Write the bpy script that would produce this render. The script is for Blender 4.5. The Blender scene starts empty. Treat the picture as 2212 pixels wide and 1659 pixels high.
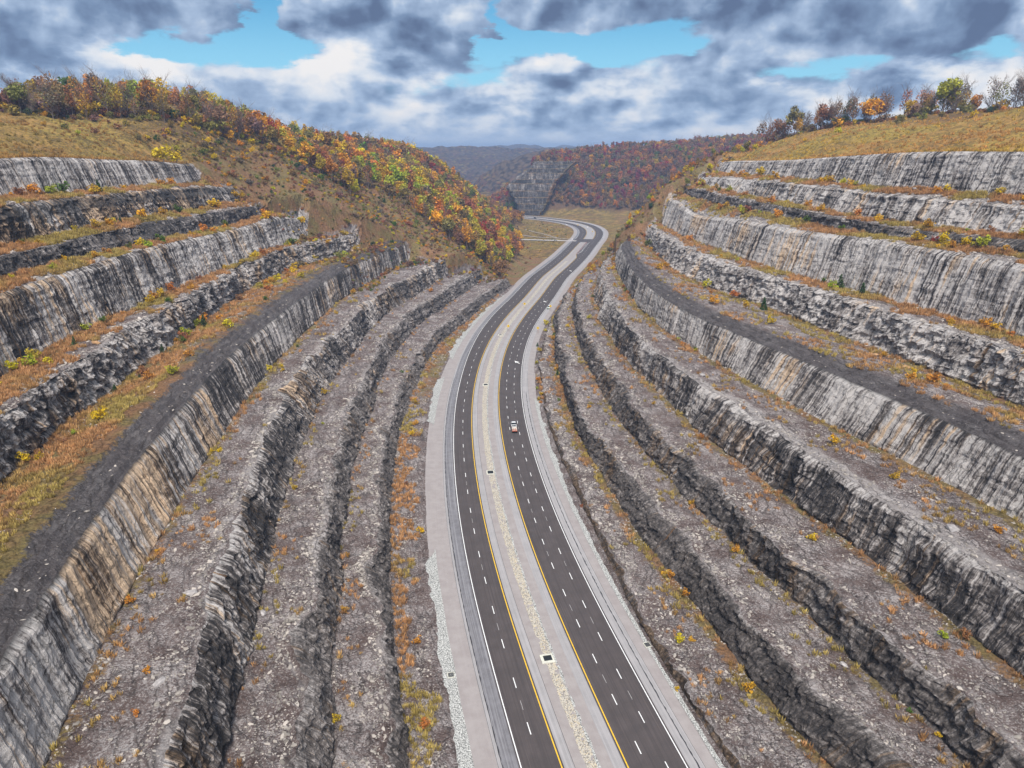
import bpy, bmesh, math, random
import numpy as np
from mathutils import Vector, Matrix

C = bpy.context.scene.collection
RAD = math.radians
rng = np.random.default_rng(11)

# ------------------------------------------------------------------ camera
cam_d = bpy.data.cameras.new('camera')
cam = bpy.data.objects.new('camera', cam_d)
C.objects.link(cam)
cam_d.sensor_width = 36.0
cam_d.lens = 36.0 * 1535.0 / 2212.0
cam_d.clip_start = 0.5
cam_d.clip_end = 40000
CAMH = 103.0
PITCH = RAD(18.26)
cam.location = (0, 0, CAMH)
cam.rotation_euler = (RAD(90) - PITCH, 0, 0)
bpy.context.scene.camera = cam

# ------------------------------------------------------------------ light
SUN_EL, SUN_AZ = RAD(54), RAD(177)           # azimuth clockwise from +Y
sc = bpy.context.scene
sd = bpy.data.lights.new('sun', 'SUN')
sd.energy = 3.0
sd.angle = RAD(16)
sd.color = (1.0, 0.95, 0.88)
sun = bpy.data.objects.new('sun', sd)
C.objects.link(sun)
sdir = Vector((math.sin(SUN_AZ) * math.cos(SUN_EL), math.cos(SUN_AZ) * math.cos(SUN_EL), math.sin(SUN_EL)))
sun.rotation_euler = sdir.to_track_quat('Z', 'Y').to_euler()
sun.location = (-400, -300, 600)

sc.view_settings.view_transform = 'Standard'
sc.view_settings.look = 'None'
sc.view_settings.exposure = 0.80
sc.view_settings.gamma = 1.0
sc.view_settings.use_curve_mapping = False
sc.cycles.max_bounces = 5
sc.cycles.diffuse_bounces = 3
sc.cycles.glossy_bounces = 2
sc.cycles.transmission_bounces = 2
sc.cycles.transparent_max_bounces = 6
sc.cycles.volume_bounces = 0


class NT:
    """small helper to wire shader nodes"""
    def __init__(self, tree):
        self.t = tree
        self.t.nodes.clear()

    def n(self, typ, **kw):
        nd = self.t.nodes.new(typ)
        for k, v in kw.items():
            if k.startswith('_'):
                setattr(nd, k[1:], v)
        return nd

    def l(self, a, b):
        self.t.links.new(a, b)

    def put(self, sock, v):
        if hasattr(v, 'bl_idname') or isinstance(v, bpy.types.NodeSocket):
            self.l(v, sock)
        else:
            sock.default_value = v

    def math(self, op, a, b=0.0, c=None, clamp=False):
        nd = self.n('ShaderNodeMath')
        nd.operation = op
        nd.use_clamp = clamp
        self.put(nd.inputs[0], a)
        self.put(nd.inputs[1], b)
        if c is not None:
            self.put(nd.inputs[2], c)
        return nd.outputs[0]

    def mix(self, fac, a, b, blend='MIX'):
        nd = self.n('ShaderNodeMix')
        nd.data_type = 'RGBA'
        nd.blend_type = blend
        self.put(nd.inputs[0], fac)
        for s, v in ((nd.inputs[6], a), (nd.inputs[7], b)):
            if isinstance(v, tuple):
                s.default_value = (v[0], v[1], v[2], 1.0)
            else:
                self.l(v, s)
        return nd.outputs[2]

    def noise(self, vec, scale=1.0, detail=4.0, rough=0.55, dist=0.0):
        nd = self.n('ShaderNodeTexNoise')
        self.l(vec, nd.inputs['Vector'])
        nd.inputs['Scale'].default_value = scale
        nd.inputs['Detail'].default_value = detail
        nd.inputs['Roughness'].default_value = rough
        nd.inputs['Distortion'].default_value = dist
        return nd.outputs['Fac']

    def voro(self, vec, scale=1.0, feature='F1', out='Distance', rand=1.0):
        nd = self.n('ShaderNodeTexVoronoi')
        nd.feature = feature
        self.l(vec, nd.inputs['Vector'])
        nd.inputs['Scale'].default_value = scale
        nd.inputs['Randomness'].default_value = rand
        return nd.outputs[out]

    def comb(self, x, y, z):
        nd = self.n('ShaderNodeCombineXYZ')
        for i, v in enumerate((x, y, z)):
            self.put(nd.inputs[i], v)
        return nd.outputs[0]

    def sep(self, v):
        nd = self.n('ShaderNodeSeparateXYZ')
        self.l(v, nd.inputs[0])
        return nd.outputs

    def smooth(self, x, a, b):
        nd = self.n('ShaderNodeMapRange')
        nd.interpolation_type = 'SMOOTHSTEP'
        self.put(nd.inputs[0], x)
        nd.inputs[1].default_value = a
        nd.inputs[2].default_value = b
        return nd.outputs[0]

    def attr(self, name, typ='GEOMETRY', out='Vector'):
        nd = self.n('ShaderNodeAttribute')
        nd.attribute_type = typ
        nd.attribute_name = name
        return nd.outputs[out]


# ------------------------------------------------------------------ sky
world = bpy.data.worlds.new('World')
sc.world = world
world.use_nodes = True
w = NT(world.node_tree)
tc = w.n('ShaderNodeTexCoord').outputs['Generated']
sx, sy, sz = w.sep(tc)
nish = w.n('ShaderNodeTexSky')
nish.sky_type = 'NISHITA'
nish.sun_disc = False
nish.sun_elevation = SUN_EL
nish.sun_rotation = SUN_AZ
nish.altitude = 300
nish.dust_density = 0.4
nish.ozone_density = 1.6
w.l(tc, nish.inputs['Vector'])
zc = w.math('MAXIMUM', sz, 0.0)
den = w.math('ADD', zc, 0.075)
px_, py_ = w.math('DIVIDE', sx, den), w.math('DIVIDE', sy, den)
P = w.comb(px_, py_, 0.0)
# irregular edges: wobble the direction that the large cloud masses are laid out in
wv = w.comb(w.math('MULTIPLY', sx, 9.0), w.math('MULTIPLY', sy, 9.0), w.math('MULTIPLY', sz, 26.0))
wa = w.math('SUBTRACT', w.noise(wv, 1.0, 6, 0.6), 0.5)
wv2 = w.n('ShaderNodeVectorMath')
w.l(wv, wv2.inputs[0])
wv2.inputs[1].default_value = (31.7, 4.2, 9.1)
wb = w.math('SUBTRACT', w.noise(wv2.outputs[0], 1.0, 6, 0.6), 0.5)
az0 = w.math('ARCTAN2', sx, sy)
az = w.math('ADD', az0, w.math('MULTIPLY', wa, 0.20))
el = w.math('ADD', sz, w.math('MULTIPLY', wb, 0.07))


def blobs(lst):
    tot = None
    for a0, e0, sa, se, wt in lst:
        da = w.math('DIVIDE', w.math('SUBTRACT', az, math.atan(a0)), sa)
        de = w.math('DIVIDE', w.math('SUBTRACT', el, e0), se)
        r2 = w.math('ADD', w.math('MULTIPLY', da, da), w.math('MULTIPLY', de, de))
        g = w.math('MULTIPLY', w.math('EXPONENT', w.math('MULTIPLY', r2, -1.0)), wt)
        tot = g if tot is None else w.math('ADD', tot, g)
    return tot


# azimuth, elevation, half widths, weight
gaps = blobs([(-0.317, 0.1510, 0.029, 0.0364, -1.00), (-0.395, 0.1136, 0.091, 0.0145, -0.55), (-0.459, 0.1206, 0.036, 0.0152, -0.35), (-0.027, 0.1454, 0.024, 0.0364, -0.70), (0.044, 0.1324, 0.067, 0.0145, -0.80), (0.168, 0.1307, 0.073, 0.0133, -0.80), (0.220, 0.1497, 0.036, 0.0152, -0.40), (-0.064, 0.0868, 0.061, 0.0109, -0.35), (0.468, 0.0985, 0.055, 0.0133, -0.50), (0.387, 0.0837, 0.042, 0.0121, -0.35), (0.631, 0.1056, 0.036, 0.0121, -0.50), (0.116, 0.1106, 0.036, 0.0085, -0.35), (0.187, 0.1147, 0.036, 0.0097, -0.50)])
darks = blobs([(-0.431, 0.1456, 0.091, 0.0255, 0.75), (-0.586, 0.1032, 0.079, 0.0273, 0.40), (-0.639, 0.1229, 0.073, 0.0303, 0.30), (-0.122, 0.1367, 0.091, 0.0315, 0.80), (-0.162, 0.1588, 0.073, 0.0242, 0.50), (0.043, 0.1556, 0.067, 0.0242, 0.60), (0.131, 0.1694, 0.097, 0.0158, 0.55), (0.407, 0.1469, 0.182, 0.0291, 0.80), (0.597, 0.1253, 0.085, 0.0303, 0.50), (0.282, 0.1098, 0.067, 0.0218, 0.45), (0.074, 0.0895, 0.061, 0.0121, 0.50), (0.134, 0.0916, 0.030, 0.0109, 0.40), (0.478, 0.0761, 0.055, 0.0097, 0.50), (-0.525, 0.0819, 0.073, 0.0121, 0.30), (-0.065, 0.0479, 0.055, 0.0073, 0.20), (-0.329, 0.0722, 0.121, 0.0085, 0.25), (0.266, 0.1506, 0.073, 0.0242, 0.40), (-0.229, 0.1241, 0.036, 0.0182, 0.20)])
whites = blobs([(-0.230, 0.1059, 0.055, 0.0158, 0.50), (-0.280, 0.0838, 0.073, 0.0170, 0.35), (-0.447, 0.0895, 0.042, 0.0182, 0.45), (-0.598, 0.0771, 0.055, 0.0121, 0.35), (-0.537, 0.1100, 0.030, 0.0152, 0.25), (0.572, 0.0803, 0.067, 0.0121, 0.60), (0.358, 0.0742, 0.036, 0.0073, 0.35), (0.044, 0.1086, 0.042, 0.0097, 0.25), (-0.136, 0.0862, 0.036, 0.0109, 0.30), (0.433, 0.0570, 0.036, 0.0085, 0.40), (-0.273, 0.1503, 0.036, 0.0242, 0.25), (-0.004, 0.0648, 0.048, 0.0097, 0.20), (0.148, 0.0669, 0.036, 0.0085, 0.25), (-0.101, 0.0617, 0.036, 0.0073, 0.20), (-0.523, 0.0624, 0.036, 0.0085, 0.20)])
zo = w.math('ADD', zc, 0.13)
lnz = w.math('LOGARITHM', zo, math.e)
Q = w.comb(w.math('MULTIPLY', az0, 10.5), w.math('MULTIPLY', lnz, 3.3), 0.0)
f1 = w.noise(Q, 0.8, 9, 0.47, 0.15)
P2 = w.n('ShaderNodeVectorMath')
w.l(Q, P2.inputs[0])
P2.inputs[1].default_value = (-0.08, 0.24, 0.0)
f2 = w.noise(P2.outputs[0], 0.8, 9, 0.47, 0.15)
base = w.math('ADD', w.math('MULTIPLY', w.math('SUBTRACT', f1, 0.5), 1.0), 0.60)
mass = w.math('ADD', w.math('ADD', base, gaps), w.math('MULTIPLY', w.math('ADD', darks, whites), 0.7))
low = w.smooth(sz, 0.085, 0.02)
cover = w.smooth(w.math('ADD', mass, w.math('MULTIPLY', low, 0.35)), 0.30, 0.62)
relief = w.math('MULTIPLY', w.math('SUBTRACT', f1, f2), 3.2)
f3a = w.noise(Q, 1.6, 5, 0.45)
f3 = w.math('SUBTRACT', 1.0, w.math('ABSOLUTE', w.math('MULTIPLY', w.math('SUBTRACT', f3a, 0.5), 5.0)), clamp=True)
shade = w.math('ADD', w.math('ADD', 0.50, relief), w.math('MULTIPLY', w.math('SUBTRACT', f3, 0.55), .20))
shade = w.math('ADD', shade, w.math('MULTIPLY', w.math('SUBTRACT', f1, .5), -.5))
shade = w.math('SUBTRACT', w.math('ADD', shade, whites), w.math('MULTIPLY', darks, 0.44))
shade = w.math('MINIMUM', w.math('MAXIMUM', shade, 0.0), 1.0)
ramp = w.n('ShaderNodeValToRGB')
w.l(shade, ramp.inputs[0])
el0 = ramp.color_ramp.elements
el0[0].position = 0.0
el0[0].color = (0.10, 0.145, 0.25, 1)
el0[1].position = 1.0
el0[1].color = (0.80, 0.78, 0.77, 1)
for pos, col in ((.25, (.18, .26, .40)), (.5, (.34, .44, .60)), (.75, (.62, .67, .74))):
    e = ramp.color_ramp.elements.new(pos)
    e.color = (*col, 1)
blue = w.mix(1.0, nish.outputs[0], (0.075, 0.105, 0.112), 'MULTIPLY')
blue = w.mix(0.6, blue, w.mix(w.smooth(sz, .09, .19), (0.20, 0.52, 0.74), (0.04, 0.30, 0.56)))
haze_c = w.mix(w.smooth(sz, 0.035, -0.01), ramp.outputs[0], (0.56, 0.64, 0.76))
skyc = w.mix(cover, blue, haze_c)
up = w.smooth(sz, 0.22, 0.6)
skyc = w.mix(up, skyc, w.mix(f1, (0.42, 0.48, 0.58), (0.62, 0.66, 0.72)))
bg = w.n('ShaderNodeBackground')
w.l(skyc, bg.inputs['Color'])
bg.inputs['Strength'].default_value = 0.68
wo = w.n('ShaderNodeOutputWorld')
w.l(bg.outputs[0], wo.inputs[0])


# ------------------------------------------------------------------ helpers
def hash2(ix, iy, seed):
    with np.errstate(over='ignore'):
        h = (ix.astype(np.int64) * 374761393 + iy.astype(np.int64) * 668265263 + seed * 1442695041) & 0xffffffff
        h = ((h ^ (h >> 13)) * 1274126177) & 0xffffffff
        h = (h ^ (h >> 16)) & 0xffffff
    return h / float(0xffffff)


def vn(x, y, seed=0):
    ix, iy = np.floor(x), np.floor(y)
    fx, fy = x - ix, y - iy
    fx, fy = fx * fx * (3 - 2 * fx), fy * fy * (3 - 2 * fy)
    a, b = hash2(ix, iy, seed), hash2(ix + 1, iy, seed)
    c, d = hash2(ix, iy + 1, seed), hash2(ix + 1, iy + 1, seed)
    return (a + (b - a) * fx) * (1 - fy) + (c + (d - c) * fx) * fy - 0.5


def fbm(x, y, seed=0, octv=4, g=0.5):
    s, amp = 0, 1.0
    for i in range(octv):
        s = s + vn(x, y, seed + i * 17) * amp
        x, y, amp = x * 2.03, y * 2.03, amp * g
    return s


def ss(x, a, b):
    t = np.clip((x - a) / (b - a), 0, 1)
    return t * t * (3 - 2 * t)


def link(name, me, mats=(), parent=None):
    o = bpy.data.objects.new(name, me)
    C.objects.link(o)
    for m in (mats if isinstance(mats, (list, tuple)) else [mats]):
        me.materials.append(m)
    if parent is not None:
        o.parent = parent
    return o


def tag(o, label=None, cat=None, group=None, kind=None):
    for k, v in (('label', label), ('category', cat), ('group', group), ('kind', kind)):
        if v:
            o[k] = v
    return o


def empty(name, loc, rz=0.0):
    o = bpy.data.objects.new(name, None)
    o.empty_display_size = 0.5
    C.objects.link(o)
    o.location = loc
    o.rotation_euler = (0, 0, rz)
    return o


def raw_mesh(name, verts, faces, smooth=False):
    verts = np.asarray(verts, np.float32)
    faces = np.asarray(faces, np.int32)
    k = faces.shape[1]
    me = bpy.data.meshes.new(name)
    me.vertices.add(len(verts))
    me.vertices.foreach_set('co', verts.ravel())
    me.loops.add(faces.size)
    me.loops.foreach_set('vertex_index', faces.ravel())
    me.polygons.add(len(faces))
    me.polygons.foreach_set('loop_start', np.arange(0, faces.size, k, dtype=np.int32))
    me.polygons.foreach_set('loop_total', np.full(len(faces), k, np.int32))
    me.update(calc_edges=True)
    me.polygons.foreach_set('use_smooth', np.full(len(faces), smooth))
    return me


def grid_faces(nr, nc, flip=False):
    r, c = np.meshgrid(np.arange(nr - 1), np.arange(nc - 1), indexing='ij')
    a = (r * nc + c).ravel()
    q = np.stack([a, a + 1, a + nc + 1, a + nc], 1)
    return q[:, ::-1] if flip else q


def add_attr(me, name, arr):
    arr = np.asarray(arr, np.float32)
    at = me.attributes.new(name, 'FLOAT_VECTOR', 'POINT')
    at.data.foreach_set('vector', arr.reshape(-1, 3).ravel())


def simple_mat(name, col, rough=0.8, metal=0.0, var=0.0, scale=1.0, spec=0.3):
    m = bpy.data.materials.new(name)
    m.use_nodes = True
    t = NT(m.node_tree)
    b = t.n('ShaderNodeBsdfPrincipled')
    b.inputs['Roughness'].default_value = rough
    b.inputs['Metallic'].default_value = metal
    b.inputs['Specular IOR Level'].default_value = spec
    if var > 0:
        tcx = t.n('ShaderNodeTexCoord').outputs['Object']
        nz = t.noise(tcx, scale, 5, 0.6)
        dk = tuple(c * (1 - var) for c in col)
        lt = tuple(min(1, c * (1 + var)) for c in col)
        t.l(t.mix(t.smooth(nz, .3, .7), dk, lt), b.inputs['Base Color'])
    else:
        b.inputs['Base Color'].default_value = (*col, 1)
    o = t.n('ShaderNodeOutputMaterial')
    t.l(b.outputs[0], o.inputs[0])
    return m


# ------------------------------------------------------------------ rock and ground materials
def make_rock():
    m = bpy.data.materials.new('rock')
    m.use_nodes = True
    t = NT(m.node_tree)
    s, v, lift = t.sep(t.attr('suv'))            # metres along, metres up (or across), lift number
    light, face, veg = t.sep(t.attr('par'))
    tan, band, strk = t.sep(t.attr('par2'))
    geo = t.n('ShaderNodeNewGeometry').outputs['Position']
    l7 = t.math('MULTIPLY', lift, 7.3)
    # streaks running down the face
    st1 = t.noise(t.comb(t.math('MULTIPLY', s, 1.5), t.math('MULTIPLY', v, 0.030), l7), 1.0, 7, 0.74)
    st2 = t.noise(t.comb(t.math('MULTIPLY', s, 0.11), t.math('MULTIPLY', v, 0.05), l7), 1.0, 4, 0.6)
    st3 = t.noise(t.comb(t.math('MULTIPLY', s, 0.45), t.math('MULTIPLY', v, 0.03), t.math('ADD', l7, 3.0)), 1.0, 5, 0.65)
    fine = t.noise(geo, 1.2, 9, 0.74)
    bed = t.noise(t.comb(t.math('MULTIPLY', s, 0.04), t.math('MULTIPLY', v, 0.9), t.math('ADD', l7, 5.0)), 1.0, 5, 0.7, .4)
    k = t.math('ADD', t.math('MULTIPLY', t.math('SUBTRACT', st1, 0.5), 4.4), t.math('MULTIPLY', t.math('SUBTRACT', st2, 0.5), 2.8))
    k = t.math('ADD', k, t.math('MULTIPLY', t.math('SUBTRACT', st3, 0.5), 2.2))
    k = t.math('MULTIPLY', k, strk)
    k = t.math('ADD', k, t.math('MULTIPLY', t.math('SUBTRACT', fine, 0.5), 1.9))
    k = t.math('ADD', k, t.math('MULTIPLY', t.math('SUBTRACT', bed, 0.5), 1.3))
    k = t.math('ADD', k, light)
    rp = t.n('ShaderNodeValToRGB')
    t.l(k, rp.inputs[0])
    e = rp.color_ramp.elements
    e[0].position, e[0].color = 0.0, (0.050, 0.046, 0.047, 1)
    e[1].position, e[1].color = 1.0, (0.66, 0.615, 0.59, 1)
    for pos, col in ((.28, (.105, .092, .088)), (.52, (.215, .19, .18)), (.72, (.42, .38, .365))):
        x = rp.color_ramp.elements.new(pos)
        x.color = (*col, 1)
    fc = rp.outputs[0]
    # tan and rust staining
    tn = t.noise(t.comb(t.math('MULTIPLY', s, 0.7), t.math('MULTIPLY', v, 0.025), t.math('ADD', l7, 11.0)), 1.0, 5, 0.65)
    tn2 = t.noise(t.comb(t.math('MULTIPLY', s, 0.05), t.math('MULTIPLY', v, 0.05), t.math('ADD', l7, 17.0)), 1.0, 2, 0.5)
    tf = t.smooth(t.math('ADD', t.math('ADD', tn, t.math('MULTIPLY', t.math('SUBTRACT', tn2, .5), .7)), t.math('MULTIPLY', tan, 0.30)), 0.63, 0.76)
    fc = t.mix(t.math('MULTIPLY', tf, 0.8), fc, t.mix(1.0, fc, (1.2, 0.90, 0.58), 'MULTIPLY'))
    rf = t.smooth(t.math('ADD', tn, t.math('MULTIPLY', tan, 0.08)), 0.69, 0.74)
    fc = t.mix(t.math('MULTIPLY', rf, 0.7), fc, (0.36, 0.17, 0.06))
    # dark shale band
    bd = t.math('MULTIPLY', band, t.smooth(bed, 0.25, 0.5))
    fc = t.mix(t.math('MULTIPLY', bd, 0.85), fc, t.mix(bed, (0.03, 0.03, 0.032), (0.11, 0.105, 0.105)))
    # joints
    wob = t.math('MULTIPLY', t.math('SUBTRACT', fine, .5), 1.2)
    vv = t.comb(t.math('ADD', t.math('MULTIPLY', s, 0.55), wob), t.math('ADD', t.math('MULTIPLY', v, 0.40), wob), l7)
    cr = t.voro(vv, 1.0, 'DISTANCE_TO_EDGE')
    crk = t.smooth(cr, 0.055, 0.0)
    crk = t.math('MULTIPLY', crk, t.smooth(t.noise(geo, .13, 2, .5), .38, .58))
    fc = t.mix(t.math('MULTIPLY', crk, 0.6), fc, (0.035, 0.032, 0.030))
    # bench floor: broken shale with pale chips
    g1 = t.noise(geo, 2.6, 6, 0.75)
    g2 = t.noise(geo, 0.16, 5, 0.65)
    lb = t.math('MULTIPLY', light, 0.55)
    gb = t.mix(t.smooth(g2, .34, .66), (0.130, 0.092, 0.083), (0.220, 0.176, 0.168))
    gb = t.mix(t.smooth(t.math('ADD', g1, t.math('MULTIPLY', g2, .4)), .66, .84), gb, (0.46, 0.42, 0.41))
    chip = t.voro(geo, 1.7, 'F1')
    chm = t.math('MULTIPLY', t.smooth(chip, 0.30, 0.17), t.smooth(g2, .40, .60))
    gb = t.mix(t.math('MULTIPLY', chm, 0.65), gb, (0.42, 0.385, 0.37))
    gb = t.mix(t.smooth(g1, .44, .26), gb, (0.085, 0.068, 0.064))
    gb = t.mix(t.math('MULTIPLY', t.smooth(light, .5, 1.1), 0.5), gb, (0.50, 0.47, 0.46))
    gb = t.mix(t.math('MULTIPLY', band, 0.75), gb, t.mix(g1, (0.035, 0.034, 0.038), (0.12, 0.112, 0.116)))
    # broken ledges running along the bench
    lw = t.math('MULTIPLY', t.math('SUBTRACT', g1, .5), 1.6)
    lv_ = t.comb(t.math('ADD', t.math('MULTIPLY', s, 0.16), lw), t.math('ADD', t.math('MULTIPLY', v, 0.55), lw), l7)
    le = t.voro(lv_, 1.0, 'DISTANCE_TO_EDGE')
    lm = t.math('MULTIPLY', t.smooth(le, .10, .0), t.smooth(g2, .36, .56))
    gb = t.mix(t.math('MULTIPLY', lm, .75), gb, (.045, .036, .034))
    col = t.mix(face, gb, fc)
    # dry grass
    v1 = t.noise(geo, 0.22, 5, 0.65)
    v2 = t.noise(geo, 1.6, 6, 0.7)
    vm = t.smooth(t.math('ADD', t.math('ADD', t.math('MULTIPLY', v1, .9), t.math('MULTIPLY', v2, .7)), t.math('SUBTRACT', veg, 1.0)), 0.38, 0.56)
    v3 = t.noise(geo, 0.07, 3, 0.6)
    vc = t.mix(t.smooth(v3, .40, .62), (0.33, 0.180, 0.090), (0.26, 0.20, 0.075))
    vc = t.mix(t.smooth(v2, .35, .65), t.mix(1.0, vc, (.45, .45, .45), 'MULTIPLY'), vc)
    col = t.mix(t.math('MULTIPLY', vm, 0.92), col, vc)
    b = t.n('ShaderNodeBsdfPrincipled')
    t.l(col, b.inputs['Base Color'])
    b.inputs['Roughness'].default_value = 0.9
    b.inputs['Specular IOR Level'].default_value = 0.15
    hgt = t.math('ADD', t.math('MULTIPLY', t.noise(t.comb(t.math('MULTIPLY', s, 1.9), t.math('MULTIPLY', v, 0.05), l7), 1.0, 5, 0.65), t.math('MULTIPLY', face, 1.6)),
                 t.math('MULTIPLY', t.noise(geo, 1.7, 8, 0.75), 1.1))
    hgt = t.math('SUBTRACT', hgt, t.math('MULTIPLY', crk, 0.5))
    bp = t.n('ShaderNodeBump')
    bp.inputs['Strength'].default_value = 0.9
    bp.inputs['Distance'].default_value = 0.9
    t.l(hgt, bp.inputs['Height'])
    t.l(bp.outputs[0], b.inputs['Normal'])
    o = t.n('ShaderNodeOutputMaterial')
    t.l(b.outputs[0], o.inputs[0])
    return m


def make_hill():
    m = bpy.data.materials.new('hill_grass')
    m.use_nodes = True
    t = NT(m.node_tree)
    geo = t.n('ShaderNodeNewGeometry').outputs['Position']
    wood, rocky, scrub = t.sep(t.attr('par'))
    a = t.noise(geo, 0.016, 5, 0.6)
    b_ = t.noise(geo, 0.12, 6, 0.7)
    c = t.noise(geo, 0.9, 6, 0.75)
    col = t.mix(t.smooth(a, .38, .60), (0.34, 0.190, 0.065), (0.32, 0.235, 0.055))
    col = t.mix(t.smooth(b_, .52, .68), col, (0.36, 0.22, 0.085))
    col = t.mix(t.smooth(t.math('ADD', c, t.math('MULTIPLY', b_, .5)), .85, .62), col, (0.10, 0.075, 0.035))
    scm = t.math('MULTIPLY', scrub, t.smooth(t.math('ADD', b_, t.math('MULTIPLY', c, .5)), .95, .65))
    col = t.mix(t.math('MULTIPLY', scm, .8), col, (0.085, 0.062, 0.038))
    col = t.mix(t.math('MULTIPLY', wood, .9), col, t.mix(c, (0.05, 0.032, 0.022), (0.16, 0.095, 0.06)))
    col = t.mix(t.math('MULTIPLY', rocky, t.smooth(b_, .42, .58)), col, t.mix(c, (.10, .09, .09), (.42, .40, .39)))
    b = t.n('ShaderNodeBsdfPrincipled')
    t.l(col, b.inputs['Base Color'])
    b.inputs['Roughness'].default_value = 0.95
    b.inputs['Specular IOR Level'].default_value = 0.05
    bp = t.n('ShaderNodeBump')
    bp.inputs['Strength'].default_value = 0.8
    bp.inputs['Distance'].default_value = 0.8
    t.l(t.math('ADD', c, b_), bp.inputs['Height'])
    t.l(bp.outputs[0], b.inputs['Normal'])
    o = t.n('ShaderNodeOutputMaterial')
    t.l(b.outputs[0], o.inputs[0])
    return m


M_ROCK = make_rock()
M_HILL = make_hill()

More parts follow.
